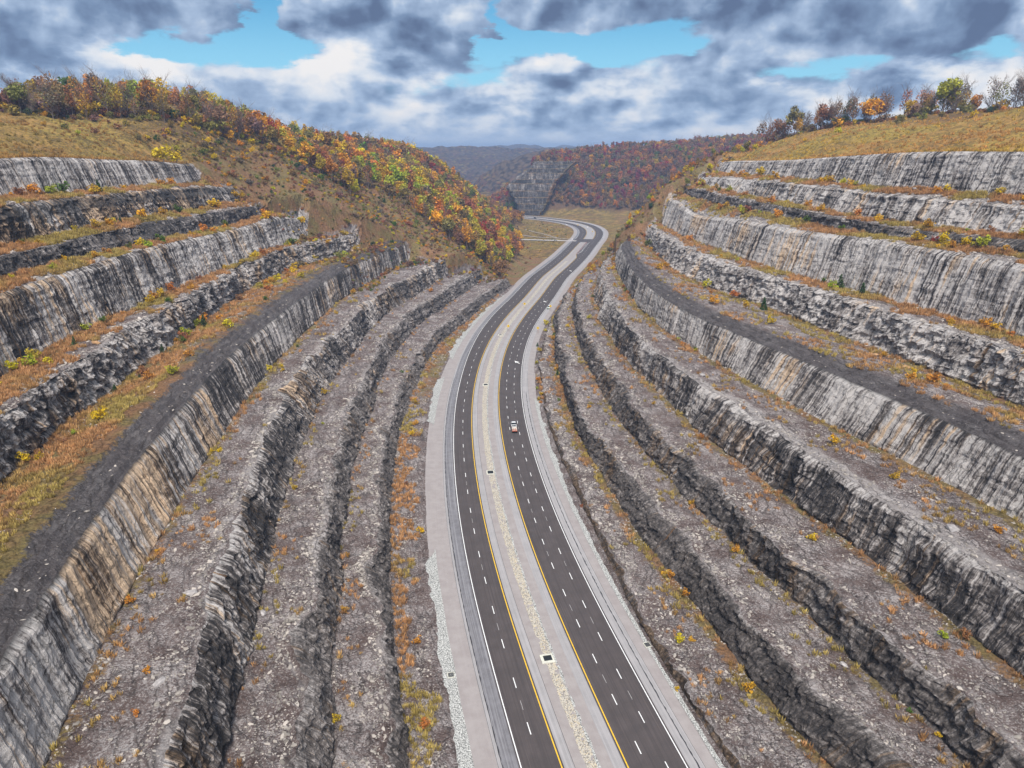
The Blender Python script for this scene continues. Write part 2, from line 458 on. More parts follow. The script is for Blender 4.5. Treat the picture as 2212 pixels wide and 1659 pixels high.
# ------------------------------------------------------------------ surveyed lines of the cut
# for each lift the toe (t) and crest (c): x at every station YS, and the height
YS = np.arange(-100, 721, 20.0)
CEN = [66.69,60.75,54.92,49.25,43.75,38.4,33.22,28.18,23.29,18.54,13.92,9.44,5.2,1.41,-1.83,-4.59,-6.91,-8.82,-10.32,-11.32,-11.74,-11.62,-11.01,-9.88,-8.21,-6.01,-3.26,-0.01,3.64,7.66,11.95,16.33,20.72,25.26,30.04,35,39.94,44.64,48.98,53.09,57.13,61.17]
CURVES_L = [
    ('tI', [33.6,27.7,21.9,16.2,10.7,5.3,0.1,-4.9,-9.8,-14.5,-19.1,-23.6,-28,-31.8,-35,-37.7,-40,-41.8,-43.2,-43.9,-43.9,-43.7,-43.4,-42.3,-39.6,-35.4,-31.1,-27.5,-23.7,-19.2,-14.3,-9.5,-4.9,-0.4,4.3,9.2,14.2,18.9,23.2,27.3,31.4,35.4], 0.5),
    ('cI', [31.8,25.8,20,14.3,8.8,3.5,-1.7,-6.7,-11.6,-16.4,-21,-25.5,-29.9,-33.9,-37.3,-40.3,-42.9,-44.9,-46.4,-47.1,-47.1,-46.7,-45.9,-44.5,-42.2,-38.8,-34.8,-31.1,-27.3,-22.8,-18,-13.2,-8.6,-4.1,0.6,5.6,10.5,15.2,19.5,23.6,27.7,31.7], 7.2),
    ('tH', [21.6,15.6,9.8,4.1,-1.4,-6.7,-11.9,-16.9,-21.8,-26.6,-31.2,-35.7,-40,-43.9,-47.3,-50.2,-52.5,-54.3,-55.7,-56.8,-57.6,-58,-57.8,-57.2,-56,-53.6,-49.8,-45.5,-41.3,-37.1,-32.7,-28.5,-24.5,-20.6,-16.1,-11.1,-6,-1.3,3.1,7.2,11.2,15.3], 7.2),
    ('cH', [18.4,12.5,6.6,1,-4.5,-9.9,-15.1,-20.1,-25.1,-30,-34.6,-38.7,-42.6,-46.5,-50.2,-53.2,-55.6,-57.5,-59,-60.1,-60.7,-61,-60.8,-60,-58.4,-55.7,-51.8,-47.5,-43.8,-40.7,-37.2,-32.3,-27.1,-22.6,-18.2,-13.4,-8.4,-3.7,0.6,4.7,8.7,12.8], 16.5),
    ('tG', [6.5,0.5,-5.3,-10.9,-16.5,-21.8,-27,-32,-37,-41.9,-46.6,-50.8,-54.7,-58.6,-62,-64.7,-67.2,-69.3,-70.3,-70.7,-71.1,-71.5,-71.8,-71.4,-69.7,-67,-63.6,-60.2,-56.7,-53,-48.8,-44.1,-39.5,-35,-30.3,-25.4,-20.4,-15.7,-11.4,-7.3,-3.3,0.8], 16.5),
    ('cG', [1.8,-4.2,-10,-15.7,-21.2,-26.5,-31.7,-36.7,-41.6,-46.4,-51.1,-55.4,-59.4,-63.3,-67,-70.3,-73.1,-74.9,-75.3,-74.9,-74.7,-74.9,-75,-74.3,-72.4,-69.7,-66.8,-63.4,-59.5,-55.5,-51.3,-46.6,-42,-37.5,-32.8,-27.9,-23,-18.3,-13.9,-9.8,-5.8,-1.7], 28),
    ('tF', [-13.7,-19.6,-25.4,-31.1,-36.6,-42,-47.2,-52.2,-57.2,-62,-66.5,-70.3,-73.7,-76.9,-79.8,-82.6,-84.9,-86.7,-88,-88.9,-89.3,-89.7,-90.1,-90,-89,-86.9,-84.3,-81.7,-79.1,-76.3,-73.1,-69.3,-64.8,-60.1,-55.2,-50.2,-45.3,-40.6,-36.3,-32.2,-28.1,-24.1], 28),
    ('cF', [-18.4,-24.4,-30.2,-35.9,-41.4,-46.7,-51.9,-56.9,-61.8,-66.7,-71.3,-75.7,-79.5,-82.7,-85.5,-87.8,-89.7,-91,-91.8,-92.1,-92.2,-92.5,-92.9,-92.9,-91.8,-89.8,-87.2,-84.5,-82,-79.2,-76,-72.1,-67.7,-62.9,-58.1,-53.1,-48.2,-43.5,-39.1,-35,-31,-26.9], 41),
    ('tE', [-41.2,-47.2,-53,-58.7,-64.2,-69.5,-74.7,-79.8,-84.6,-89.4,-94.2,-99.1,-103.3,-106.2,-108.4,-110.4,-112.2,-114.2,-116.6,-118.8,-120.5,-121.8,-123.1,-123.5,-122.1,-117.8,-111,-104.1,-99.5,-96.4,-93.3,-89.3,-84.8,-80.2,-75.3,-70.4,-65.4,-60.7,-56.4,-52.3,-48.2,-44.2], 41),
    ('cE', [-43.7,-49.6,-55.4,-61.1,-66.6,-71.9,-77.1,-82.2,-87.1,-91.8,-96.6,-101.5,-105.7,-108.6,-111.2,-113.8,-115.7,-117.2,-119.1,-121.3,-122.9,-124.3,-125.5,-126,-124.5,-120.2,-113.4,-106.5,-101.9,-98.9,-95.7,-91.7,-87.3,-82.6,-77.7,-72.8,-67.8,-63.1,-58.8,-54.7,-50.7,-46.6], 52),
    ('tD', [-55.3,-61.3,-67.1,-72.8,-78.3,-83.6,-88.8,-93.8,-98.7,-103.5,-108.1,-112.6,-116.9,-120.9,-124.3,-126.4,-127.1,-127.2,-127.4,-128,-128.5,-128.9,-128.9,-128.5,-127.6,-126.4,-124.9,-122.7,-119.2,-113.9,-108.1,-103.7,-100.1,-95.9,-91.1,-86.1,-81.2,-76.5,-72.1,-68,-64,-59.9], 52),
    ('cD', [-60.3,-66.3,-72.1,-77.8,-83.3,-88.6,-93.8,-98.8,-103.7,-108.5,-113.1,-117.6,-121.9,-125.9,-129.3,-131.4,-132.1,-132.2,-132.4,-133,-133.5,-133.9,-133.9,-133.5,-132.6,-131.4,-129.9,-127.7,-124.2,-118.9,-113.1,-108.7,-105.1,-100.9,-96.1,-91.1,-86.2,-81.5,-77.1,-73,-69,-64.9], [68.6,68.6,68.6,68.6,68.6,68.6,68.6,68.6,68.6,68.6,68.6,68.6,68.6,68.7,68.7,68.5,68.6,69.1,69.2,68.6,67.8,67.1,66.6,66.7,67.2,67.7,66.5,62.6,58.8,58,58.1,57.8,57.8,57.9,57.9,57.9,57.9,57.9,57.9,57.9,57.9,57.9]),
    ('tC', [-66.3,-72.3,-78.1,-83.8,-89.3,-94.6,-99.8,-104.8,-109.7,-114.5,-119.1,-123.6,-127.9,-131.9,-135.3,-137.4,-138.1,-138.2,-138.4,-139,-139.5,-139.9,-139.9,-139.5,-138.6,-137.4,-135.9,-133.7,-130.2,-124.9,-119.1,-114.7,-111.1,-106.9,-102.1,-97.1,-92.2,-87.5,-83.1,-79,-75,-70.9], [70,70,70,70,70,70,70,70,70,70,70,70,70,70,70.2,70.2,70,69.6,69.3,68.8,68.2,67.6,67.1,66.9,67.6,68.4,68.4,68.2,68.2,68.2,68.2,68.2,68.2,68.2,68.2,68.2,68.2,68.2,68.2,68.2,68.2,68.2]),
    ('cC', [-68.8,-74.8,-80.6,-86.3,-91.8,-97.1,-102.3,-107.3,-112.2,-117,-121.6,-126.1,-130.4,-134.4,-137.8,-139.9,-140.6,-140.7,-140.9,-141.5,-142,-142.4,-142.4,-142,-141.1,-139.9,-138.4,-136.2,-132.7,-127.4,-121.6,-117.2,-113.6,-109.4,-104.6,-99.6,-94.7,-90,-85.6,-81.5,-77.5,-73.4], [75.4,75.4,75.4,75.4,75.4,75.4,75.4,75.4,75.4,75.4,75.4,75.4,75.4,75.4,75.4,75.3,75.3,75.5,75.8,75.8,75.4,75,74.6,74.4,74.3,73.5,72.3,72.3,72.7,72.7,72.7,72.7,72.7,72.7,72.7,72.7,72.7,72.7,72.7,72.7,72.7,72.7]),
    ('tB', [-75.8,-81.8,-87.6,-93.3,-98.8,-104.1,-109.3,-114.3,-119.2,-124,-128.6,-133.1,-137.4,-141.4,-144.8,-146.9,-147.6,-147.7,-147.9,-148.5,-149,-149.4,-149.4,-149,-148.1,-146.9,-145.4,-143.2,-139.7,-134.4,-128.6,-124.2,-120.6,-116.4,-111.6,-106.6,-101.7,-97,-92.6,-88.5,-84.5,-80.4], [76.6,76.6,76.6,76.6,76.6,76.6,76.6,76.6,76.6,76.6,76.6,76.6,76.6,76.6,76.6,76.4,76.3,76.6,77.1,77.1,76.8,76.3,76.1,76.1,76.1,76.1,76.1,76.1,76.1,76.1,76.1,76.1,76.1,76.1,76.1,76.1,76.1,76.1,76.1,76.1,76.1,76.1]),
    ('cB', [-79.8,-85.8,-91.6,-97.3,-102.8,-108.1,-113.3,-118.3,-123.2,-128,-132.6,-137.1,-141.4,-145.4,-148.8,-150.9,-151.6,-151.7,-151.9,-152.5,-153,-153.4,-153.4,-153,-152.1,-150.9,-149.4,-147.2,-143.7,-138.4,-132.6,-128.2,-124.6,-120.4,-115.6,-110.6,-105.7,-101,-96.6,-92.5,-88.5,-84.4], [87.2,87.2,87.2,87.2,87.2,87.2,87.2,87.2,87.2,87.2,87.2,87.2,87.2,87.2,87.2,87.1,87.2,87.4,87.2,86.8,86.7,86.6,86.3,85.9,84.8,83.4,83.4,83.9,83.9,83.9,83.9,83.9,83.9,83.9,83.9,83.9,83.9,83.9,83.9,83.9,83.9,83.9]),
    ('tA', [-87.8,-93.8,-99.6,-105.3,-110.8,-116.1,-121.3,-126.3,-131.2,-136,-140.6,-145.1,-149.4,-153.4,-156.8,-158.9,-159.6,-159.7,-159.9,-160.5,-161,-161.4,-161.4,-161,-160.1,-158.9,-157.4,-155.2,-151.7,-146.4,-140.6,-136.2,-132.6,-128.4,-123.6,-118.6,-113.7,-109,-104.6,-100.5,-96.5,-92.4], [87.9,87.9,87.9,87.9,87.9,87.9,87.9,87.9,87.9,87.9,87.9,87.9,87.9,87.9,87.9,87.9,88.1,88.4,87.8,87.2,87.3,87.3,86.9,86.7,86.6,86.6,86.6,86.6,86.6,86.6,86.6,86.6,86.6,86.6,86.6,86.6,86.6,86.6,86.6,86.6,86.6,86.6]),
    ('cA', [-92.8,-98.8,-104.6,-110.3,-115.8,-121.1,-126.3,-131.3,-136.2,-141,-145.6,-150.1,-154.4,-158.4,-161.8,-163.9,-164.6,-164.7,-164.9,-165.5,-166,-166.4,-166.4,-166,-165.1,-163.9,-162.4,-160.2,-156.7,-151.4,-145.6,-141.2,-137.6,-133.4,-128.6,-123.6,-118.7,-114,-109.6,-105.5,-101.5,-97.4], [100.1,100.1,100.1,100.1,100.1,100.1,100.1,100.1,100.1,100.1,100.1,100.1,100.1,100.1,100.1,100.1,100.1,100.3,100.6,100.1,99.2,98.7,98.2,97.1,95.8,95.8,96.2,96.2,96.2,96.2,96.2,96.2,96.2,96.2,96.2,96.2,96.2,96.2,96.2,96.2,96.2,96.2]),
]
CURVES_R = [
    ('tJ', [90.4,84.4,78.6,73,67.4,62.1,56.9,51.9,47,42.5,37.9,33.2,28.9,25.7,23.1,20.6,18.2,16,14.3,13.5,13.2,13.2,13.7,14.9,16.6,18.8,21.6,24.8,28.5,32.5,36.8,41.2,45.6,50.1,54.9,59.8,64.8,69.5,73.8,77.9,82,86], 0.3),
    ('cJ', [90.9,84.9,79.1,73.4,67.9,62.6,57.4,52.4,47.5,43,38.4,33.7,29.4,26.2,23.7,21.3,19,16.8,15.1,14.1,13.7,13.8,14.3,15.5,17.2,19.4,22.2,25.4,29.1,33.1,37.4,41.8,46.2,50.7,55.5,60.4,65.4,70.1,74.4,78.5,82.6,86.6], 1.8),
    ('tI', [105.6,99.7,93.9,88.2,82.7,77.4,72.2,67.1,62.4,58,53.5,48.4,43.3,38.9,35,31.1,27.8,25.5,23.9,22.7,22,21.6,21.5,22.1,23.1,24.4,25.8,27.4,29.9,33.9,38.2,42.6,47,51.5,56.3,61.2,66.2,70.9,75.2,79.3,83.4,87.4], 1.8),
    ('cI', [108.8,102.9,97.1,91.4,85.9,80.5,75.4,70.3,65.5,60.9,56.4,51.5,46.8,42.7,38.6,34.3,30.4,27.5,25.6,24.4,23.8,23.7,24.2,25.1,26.2,27.3,28.8,30.9,33.9,38,42.3,46.7,51.1,55.6,60.4,65.4,70.3,75,79.3,83.4,87.5,91.5], 9.3),
    ('tH', [122.2,116.2,110.4,104.7,99.2,93.9,88.7,83.6,78.9,74.5,70,64.7,59,54.1,49.9,46.2,42.6,39.5,37.2,35.7,34.8,34,33.6,33.7,34.4,35.5,36.9,38.5,40.6,43.8,48.2,53,57.5,62,66.8,71.8,76.7,81.4,85.7,89.8,93.9,97.9], 9.3),
    ('cH', [124.3,118.4,112.6,106.9,101.4,96,90.9,85.8,81,76.7,72.3,66.9,61,55.9,51.7,47.9,44.6,42.1,40.7,39.5,38.2,36.9,36.2,36.1,36.8,37.9,39.3,41,42.9,45.7,50,54.7,59.2,63.8,68.6,73.5,78.5,83.2,87.5,91.6,95.7,99.7], 17.3),
    ('tG', [139.7,133.8,127.9,122.3,116.8,111.4,106.2,101.2,96.3,91.7,87.5,83.1,77.9,72.8,68,63.1,58.8,55.5,52.7,50,48,47,46.8,47.2,48,49,50,51.6,54.3,58.4,63.1,67.7,72,76.6,81.4,86.3,91.3,96,100.3,104.4,108.5,112.5], 17.3),
    ('cG', [144,138.1,132.2,126.6,121.1,115.7,110.5,105.5,100.6,96.1,92,87.4,82.2,77.4,73,68.2,63.3,59,55.5,52.8,51.2,50.9,51.1,51.5,52.1,53.1,54.2,55.4,57.5,61.2,65.8,70.3,74.7,79.2,84,89,93.9,98.6,102.9,107.1,111.1,115.1], 29.3),
    ('tF', [164.3,158.3,152.5,146.8,141.3,136,130.8,125.8,120.9,116.1,111.7,108,104,98.6,92,86,81,76.3,71.7,68,65.4,63.6,62.5,62.3,62.8,63.8,65,66.3,67.8,69.5,71.9,75.3,79.9,84.8,89.7,94.7,99.6,104.3,108.6,112.8,116.8,120.8], 29.3),
    ('cF', [168.6,162.7,156.9,151.2,145.7,140.3,135.1,130.1,125.2,120.4,115.8,111.8,108.3,104,98.3,92.4,86.9,81,75.1,70.8,68,66.1,65.1,64.9,65.4,66.4,67.6,68.9,70.4,73,77,81.5,86.1,90.8,95.6,100.5,105.4,110.1,114.5,118.6,122.6,126.7], 41),
    ('tE', [195.1,189.2,183.4,177.7,172.2,166.8,161.7,156.6,151.7,147,142.4,137.9,133.6,130.4,128.4,125.7,120.7,115.5,111.5,107.4,102.4,97.2,92.6,89.5,88.2,88.1,88.6,89.7,91,92.3,93.6,95.3,98.4,103.1,108.5,113.6,118.6,123.3,127.6,131.7,135.8,139.8], 41),
    ('cE', [197.8,191.8,186,180.3,174.8,169.5,164.3,159.3,154.4,149.6,145,140.5,136.3,133,131.1,128.4,123.9,120.1,116.8,111.7,106,101.8,98.7,96.1,94.8,94,92.9,92.7,93.6,95,97.4,101,105,109.7,115.1,120.2,125.2,129.9,134.2,138.3,142.4,146.4], 53),
    ('tD', [211.8,205.9,200.1,194.4,188.9,183.5,178.4,173.3,168.4,163.7,159.1,154.6,150.3,146.9,144.5,141.9,137.7,132.9,128.2,123,117.8,114,111.7,110.3,108.5,106.1,104.3,103.5,103.3,103.4,104.3,106.9,111.6,116.9,121.9,126.8,131.8,136.5,140.8,144.9,149,153], 53),
    ('cD', [217.8,211.9,206.1,200.4,194.9,189.5,184.4,179.3,174.4,169.7,165.1,160.6,156.3,152.9,150.5,147.9,143.7,138.9,134.2,129,123.8,120,117.7,116.3,114.5,112.1,110.3,109.5,109.3,109.4,110.3,112.9,117.6,122.9,127.9,132.8,137.8,142.5,146.8,150.9,155,159], [71.8,71.8,71.8,71.8,71.8,71.8,71.8,71.8,71.8,71.8,71.8,71.8,71.8,71.8,71.8,71.8,71.7,71.8,71.8,71.2,70.7,70.4,70.1,69.5,68.7,67.7,66.5,66.6,68.9,70.9,70.7,69.6,68.3,66.9,65.6,64.3,63,61.7,60.4,59.1,57.8,56.6]),
    ('tC', [226.8,220.9,215.1,209.4,203.9,198.5,193.4,188.3,183.4,178.7,174.1,169.6,165.3,161.9,159.5,156.9,152.7,147.9,143.2,138,132.8,129,126.7,125.3,123.5,121.1,119.3,118.5,118.3,118.4,119.3,121.9,126.6,131.9,136.9,141.8,146.8,151.5,155.8,159.9,164,168], [72.6,72.6,72.6,72.6,72.6,72.6,72.6,72.6,72.6,72.6,72.6,72.6,72.6,72.6,72.6,72.8,73,72.6,71.9,71.7,72,72.5,72.9,73,73,73,72.9,72.9,73,73.1,72.9,72.3,71.3,70,68.7,67.5,66.2,65.1,64,63,62,61]),
    ('cC', [228.8,222.9,217.1,211.4,205.9,200.5,195.4,190.3,185.4,180.7,176.1,171.6,167.3,163.9,161.5,158.9,154.7,149.9,145.2,140,134.8,131,128.7,127.3,125.5,123.1,121.3,120.5,120.3,120.4,121.3,123.9,128.6,133.9,138.9,143.8,148.8,153.5,157.8,161.9,166,170], [76.1,76.1,76.1,76.1,76.1,76.1,76.1,76.1,76.1,76.1,76.1,76.1,76.1,76.1,76.1,76.5,76.8,76,75.4,75.9,76.8,77.2,77.3,77.5,77.7,77.8,77.9,78.4,78.9,78.5,77.6,76.5,75.5,74.5,73.5,72.5,71.4,70.4,69.4,68.4,67.4,66.4]),
    ('tB', [235.8,229.9,224.1,218.4,212.9,207.5,202.4,197.3,192.4,187.7,183.1,178.6,174.3,170.9,168.5,165.9,161.7,156.9,152.2,147,141.8,138,135.7,134.3,132.5,130.1,128.3,127.5,127.3,127.4,128.3,130.9,135.6,140.9,145.9,150.8,155.8,160.5,164.8,168.9,173,177], [76.5,76.5,76.5,76.5,76.5,76.5,76.5,76.5,76.5,76.5,76.5,76.5,76.5,76.5,76.5,76.5,76.7,76.8,76.4,76.2,76.8,77.5,77.9,78,78.1,78.5,79.2,79.8,80,80.1,80,79.5,78.8,77.9,77,76.1,75.5,75.5,75.6,75.6,75.6,75.6]),
    ('cB', [239.8,233.9,228.1,222.4,216.9,211.5,206.4,201.3,196.4,191.7,187.1,182.6,178.3,174.9,172.5,169.9,165.7,160.9,156.2,151,145.8,142,139.7,138.3,136.5,134.1,132.3,131.5,131.3,131.4,132.3,134.9,139.6,144.9,149.9,154.8,159.8,164.5,168.8,172.9,177,181], [86.1,86.1,86.1,86.1,86.1,86.1,86.1,86.1,86.1,86.1,86.1,86.1,86.1,86.1,86.1,86.1,86.1,86.1,86,86.3,86.6,86.9,87.1,87.2,87.2,87.2,87,86.8,86.4,85.8,85.2,84.5,83.7,83,82.3,81.6,80.9,80.2,79.5,78.7,78,77.3]),
    ('tA', [247.8,241.9,236.1,230.4,224.9,219.5,214.4,209.3,204.4,199.7,195.1,190.6,186.3,182.9,180.5,177.9,173.7,168.9,164.2,159,153.8,150,147.7,146.3,144.5,142.1,140.3,139.5,139.3,139.4,140.3,142.9,147.6,152.9,157.9,162.8,167.8,172.5,176.8,180.9,185,189], [88.3,88.3,88.3,88.3,88.3,88.3,88.3,88.3,88.3,88.3,88.3,88.3,88.3,88.3,88.3,88.3,88.3,88.3,88.4,88.2,88,87.9,87.9,88,88.2,88.5,88.7,88.6,88.3,88,87.8,87.8,87.8,87.8,87.8,87.8,87.8,87.8,87.8,87.8,87.8,87.8]),
    ('cA', [252.8,246.9,241.1,235.4,229.9,224.5,219.4,214.3,209.4,204.7,200.1,195.6,191.3,187.9,185.5,182.9,178.7,173.9,169.2,164,158.8,155,152.7,151.3,149.5,147.1,145.3,144.5,144.3,144.4,145.3,147.9,152.6,157.9,162.9,167.8,172.8,177.5,181.8,185.9,190,194], [102.3,102.3,102.3,102.3,102.3,102.3,102.3,102.3,102.3,102.3,102.3,102.3,102.3,102.3,102.3,102.3,102.3,102.3,102.3,102.4,102,101.1,100.2,99.3,98.4,97.6,97.1,96.8,96.6,96.1,95.4,94.8,94.3,93.9,93.5,93.2,92.9,92.9,93,93,93,93]),
]

# road centre line
CL_FAR = [(14.2, 510), (30.5, 600), (47, 665), (64, 738), (79, 812), (95.5, 888), (104, 945), (106, 990), (102, 1035),
          (90, 1075), (73, 1108), (45, 1146), (10, 1180), (-40, 1218), (-110, 1262), (-200, 1310)]


def make_centre():
    ys = np.arange(-100, 500, 20.0)
    pts = [(x, y) for x, y in zip(CEN, YS) if y < 500] + CL_FAR
    pts = np.array(pts, float)
    d = np.r_[0, np.cumsum(np.hypot(*np.diff(pts, axis=0).T))]
    q = np.arange(0, d[-1], 2.0)
    x, y = np.interp(q, d, pts[:, 0]), np.interp(q, d, pts[:, 1])
    ker = np.hanning(41)
    ker /= ker.sum()
    xp = np.convolve(np.pad(x, 20, 'reflect', reflect_type='odd'), ker, 'valid')
    yp = np.convolve(np.pad(y, 20, 'reflect', reflect_type='odd'), ker, 'valid')
    return np.stack([xp, yp], 1)


CLN = make_centre()
_d = np.diff(CLN, axis=0)
CLS = np.r_[0, np.cumsum(np.hypot(_d[:, 0], _d[:, 1]))]
_t = np.gradient(CLN, axis=0)
_t /= np.hypot(_t[:, 0], _t[:, 1])[:, None]
CLT = _t
CLNR = np.stack([_t[:, 1], -_t[:, 0]], 1)      # to the right of travel


def road_pt(s, off, z=0.0):
    s = np.asarray(s, float)
    x, y = np.interp(s, CLS, CLN[:, 0]), np.interp(s, CLS, CLN[:, 1])
    nx, ny = np.interp(s, CLS, CLNR[:, 0]), np.interp(s, CLS, CLNR[:, 1])
    l = np.hypot(nx, ny)
    return np.stack([x + nx / l * off, y + ny / l * off, np.broadcast_to(z, x.shape)], -1)


def s_of_y(y):
    return float(np.interp(y, CLN[:, 1], CLS))       # valid while y grows along the line


def road_dist(x, y):
    """distance of points to the centre line, coarse but quick"""
    pts = CLN[::6]
    out = np.full(x.shape, 1e9)
    for p in pts:
        out = np.minimum(out, (x - p[0]) ** 2 + (y - p[1]) ** 2)
    return np.sqrt(out)


# ------------------------------------------------------------------ natural land form
CTRL = [  # left: where each lift runs out, then the meadow, the wood's ridge and its foot
    (-8, 575, 5), (-17, 566, 12), (-31, 525, 25), (-66, 505, 37), (-77, 470, 49), (-98, 430, 61), (-113, 385, 66), (-118, 402, 70),
    (-126, 396, 73), (-140, 412, 79), (-150, 400, 85), (-157, 388, 91), (-168, 374, 99), (-150, 430, 88), (-150, 455, 96), (-138, 450, 86), (-160, 415, 96), (-120, 520, 78), (-142, 600, 96), (-70, 540, 46), (-172, 330, 101), (-178, 250, 102), (-165, 150, 103), (-150, 60, 104), (-120, -60, 104),
    (-238, 330, 116.5), (-216, 372, 117), (-188, 410, 117), (-176, 428, 112), (-160, 462, 105), (-149, 492, 100),
    (-300, 300, 118), (-350, 150, 122), (-300, 0, 125), (-500, 300, 120), (-800, 200, 115), (-800, 700, 110), (-400, 600, 112),
    (-165, 650, 96), (-123, 750, 91), (-106, 820, 83), (-83, 880, 70), (-63, 930, 55), (-44, 985, 34), (-18, 1025, 15), (4, 1055, 5),
    (-150, 560, 95), (-80, 620, 62), (-70, 700, 56), (-62, 800, 46), (-45, 880, 28), (-25, 960, 9),
    (-35, 650, 30), (-28, 740, 27), (-25, 840, 24), (-15, 930, 10), (-50, 570, 34),
    (-4, 650, 3), (-3, 750, 1.5), (-2, 850, 1), (0, 930, 0), (10, 1000, 0), (22, 1060, 0),
    (40, 760, -.5), (45, 900, -.5), (50, 1000, -.5), (30, 1090, -.5), (20, 700, -.5),
    (-250, 850, 90), (-250, 1000, 70), (-180, 1120, 30), (-120, 1180, 8), (-300, 1250, 10), (-500, 1100, 60), (-700, 1400, 60),
    (-100, 1100, 20), (-60, 1150, 1), (-200, 1290, 0),
    # right
    (38, 510, 6), (62, 555, 15), (84, 578, 28), (80, 545, 44), (95, 530, 58), (106, 535, 74), (124, 545, 82), (136, 552, 91), (154, 562, 99), (168, 590, 97), (112, 566, 66), (128, 580, 78), (92, 568, 40),
    (160, 480, 98), (160, 400, 101), (168, 330, 103), (185, 250, 104), (200, 150, 104), (220, 50, 104), (250, -60, 104),
    (306, 430, 125), (274, 450, 122), (245, 468, 121), (223, 488, 118), (199, 508, 114), (189, 528, 109), (178, 550, 101),
    (380, 380, 126), (450, 200, 128), (400, 0, 128), (600, 400, 120), (850, 300, 110),
    (140, 610, 76), (175, 640, 84), (240, 620, 100), (300, 600, 108), (108, 600, 40), (85, 620, 14), (75, 660, 6), (105, 660, 22), (130, 680, 40),
    (98, 734, 2), (118, 800, 1), (135, 760, 14), (160, 740, 34), (200, 760, 44), (140, 860, 1), (155, 940, 1), (160, 1020, 1), (150, 1100, 3),
    (220, 850, 16), (300, 900, 12), (350, 760, 50), (450, 850, 40), (600, 800, 60), (260, 1000, 6), (210, 1080, 6), (120, 1140, 3), (90, 1175, 2),
    # hill beyond the bend
    (60, 1222, 2), (75, 1226, 4), (120, 1215, 8), (160, 1190, 9), (215, 1135, 10), (280, 1060, 12), (350, 980, 15), (450, 920, 25), (600, 950, 50),
    (55, 1262, 38), (85, 1262, 36), (70, 1300, 76), (110, 1310, 60), (90, 1345, 86), (50, 1335, 86), (130, 1380, 88),
    (200, 1350, 88), (290, 1340, 97), (360, 1280, 98), (443, 1240, 102), (560, 1180, 106), (800, 1150, 105),
    (150, 1260, 40), (230, 1220, 50), (310, 1150, 50), (400, 1080, 55),
    (200, 1600, 92), (450, 1600, 96), (800, 1600, 96), (30, 1500, 60), (100, 1600, 80),
    (-30, 1300, 2), (-60, 1380, -2), (-120, 1400, 10), (-20, 1450, 5), (-100, 1600, 0), (-300, 1500, 60), (-300, 1700, 60), (0, 1700, 10),
]
CTRL = np.array(CTRL, float)


def _tps_fit(p, lam=4.0):
    n = len(p)
    d2 = (p[:, None, 0] - p[None, :, 0]) ** 2 + (p[:, None, 1] - p[None, :, 1]) ** 2
    d2 = d2 / 1e4
    K = np.where(d2 > 0, 0.5 * d2 * np.log(np.maximum(d2, 1e-12)), 0) + np.eye(n) * lam * 1e-3
    Pm = np.c_[np.ones(n), p[:, 0] / 100, p[:, 1] / 100]
    A = np.zeros((n + 3, n + 3))
    A[:n, :n], A[:n, n:], A[n:, :n] = K, Pm, Pm.T
    return np.linalg.solve(A, np.r_[p[:, 2], 0, 0, 0])


_W = _tps_fit(CTRL)


def nat(x, y, rough=True):
    sh = x.shape
    x, y = x.ravel(), y.ravel()
    z = _W[-3] + _W[-2] * x / 100 + _W[-1] * y / 100
    for (cx, cy, _), wt in zip(CTRL, _W[:-3]):
        d2 = ((x - cx) ** 2 + (y - cy) ** 2) / 1e4
        z = z + wt * 0.5 * d2 * np.log(np.maximum(d2, 1e-12))
    z = np.clip(z, -0.6, 132)
    if rough:
        hi = ss(z, 2, 14) * (1 - .75 * (x < -55) * ss(y, 360, 400) * ss(y, 540, 500)) * (1 - .7 * (x > 20) * ss(y, 450, 480) * ss(y, 620, 590))
        z = z + hi * (fbm(x / 38, y / 38, 5, 4) * 5.0 + fbm(x / 9, y / 9, 9, 3) * 1.2) + fbm(x / 14, y / 14, 3, 3) * 0.35
    rd = road_dist(x, y)
    k = ss(rd, 21.5, 44)
    z = z * k + (-0.25) * (1 - k)
    return z.reshape(sh)


# ------------------------------------------------------------------ the rock cut
def station_list():
    out, y = [], -70.0
    while y < 716:
        out.append(y)
        y += max(0.42, y * 0.0027)
    out.append(716.0)
    return np.array(out)


ST = station_list()
NS = len(ST)


def curve(vals):
    if np.isscalar(vals):
        return np.full(NS, float(vals))
    yy = np.arange(-100, 720, 2.0)
    v = np.interp(yy, YS, vals)
    ker = np.hanning(17)
    ker /= ker.sum()
    v = np.convolve(np.pad(v, 8, 'edge'), ker, 'valid')
    return np.interp(ST, yy, v)


LOOK = {  # lightness, staining, rib depth, blockiness of each lift
    'L': {'I': (.36, .1, .2, 1.5), 'H': (.40, .15, .25, 1.4), 'G': (.46, .35, .35, 1.2), 'F': (.54, .9, 1.1, .5), 'E': (.56, .25, .4, 1.9),
          'D': (.72, .3, .9, .8), 'C': (.28, .1, .4, 1.3), 'B': (.42, .6, .7, 1.1), 'A': (.72, .15, 1.0, .5)},
    'R': {'J': (.30, .8, .2, 1.0), 'I': (.32, .2, .2, 1.4), 'H': (.34, .35, .3, 1.3), 'G': (.50, .45, 1.0, .8), 'F': (.76, .12, .9, .6), 'E': (.84, .15, .5, 1.7),
          'D': (.88, .28, 1.1, .6), 'C': (.40, .1, .3, 1.3), 'B': (.85, .25, .9, .8), 'A': (.78, .15, .7, .9)}}
BENCH_VEG = {  # dry growth on the bench above each lift
    'L': {'0': .40, 'I': .18, 'H': .20, 'G': .38, 'F': .74, 'E': .62, 'D': .80, 'C': .76, 'B': .88},
    'R': {'0': .55, 'J': .42, 'I': .30, 'H': .38, 'G': .46, 'F': .54, 'E': .60, 'D': .74, 'C': .82, 'B': .84}}

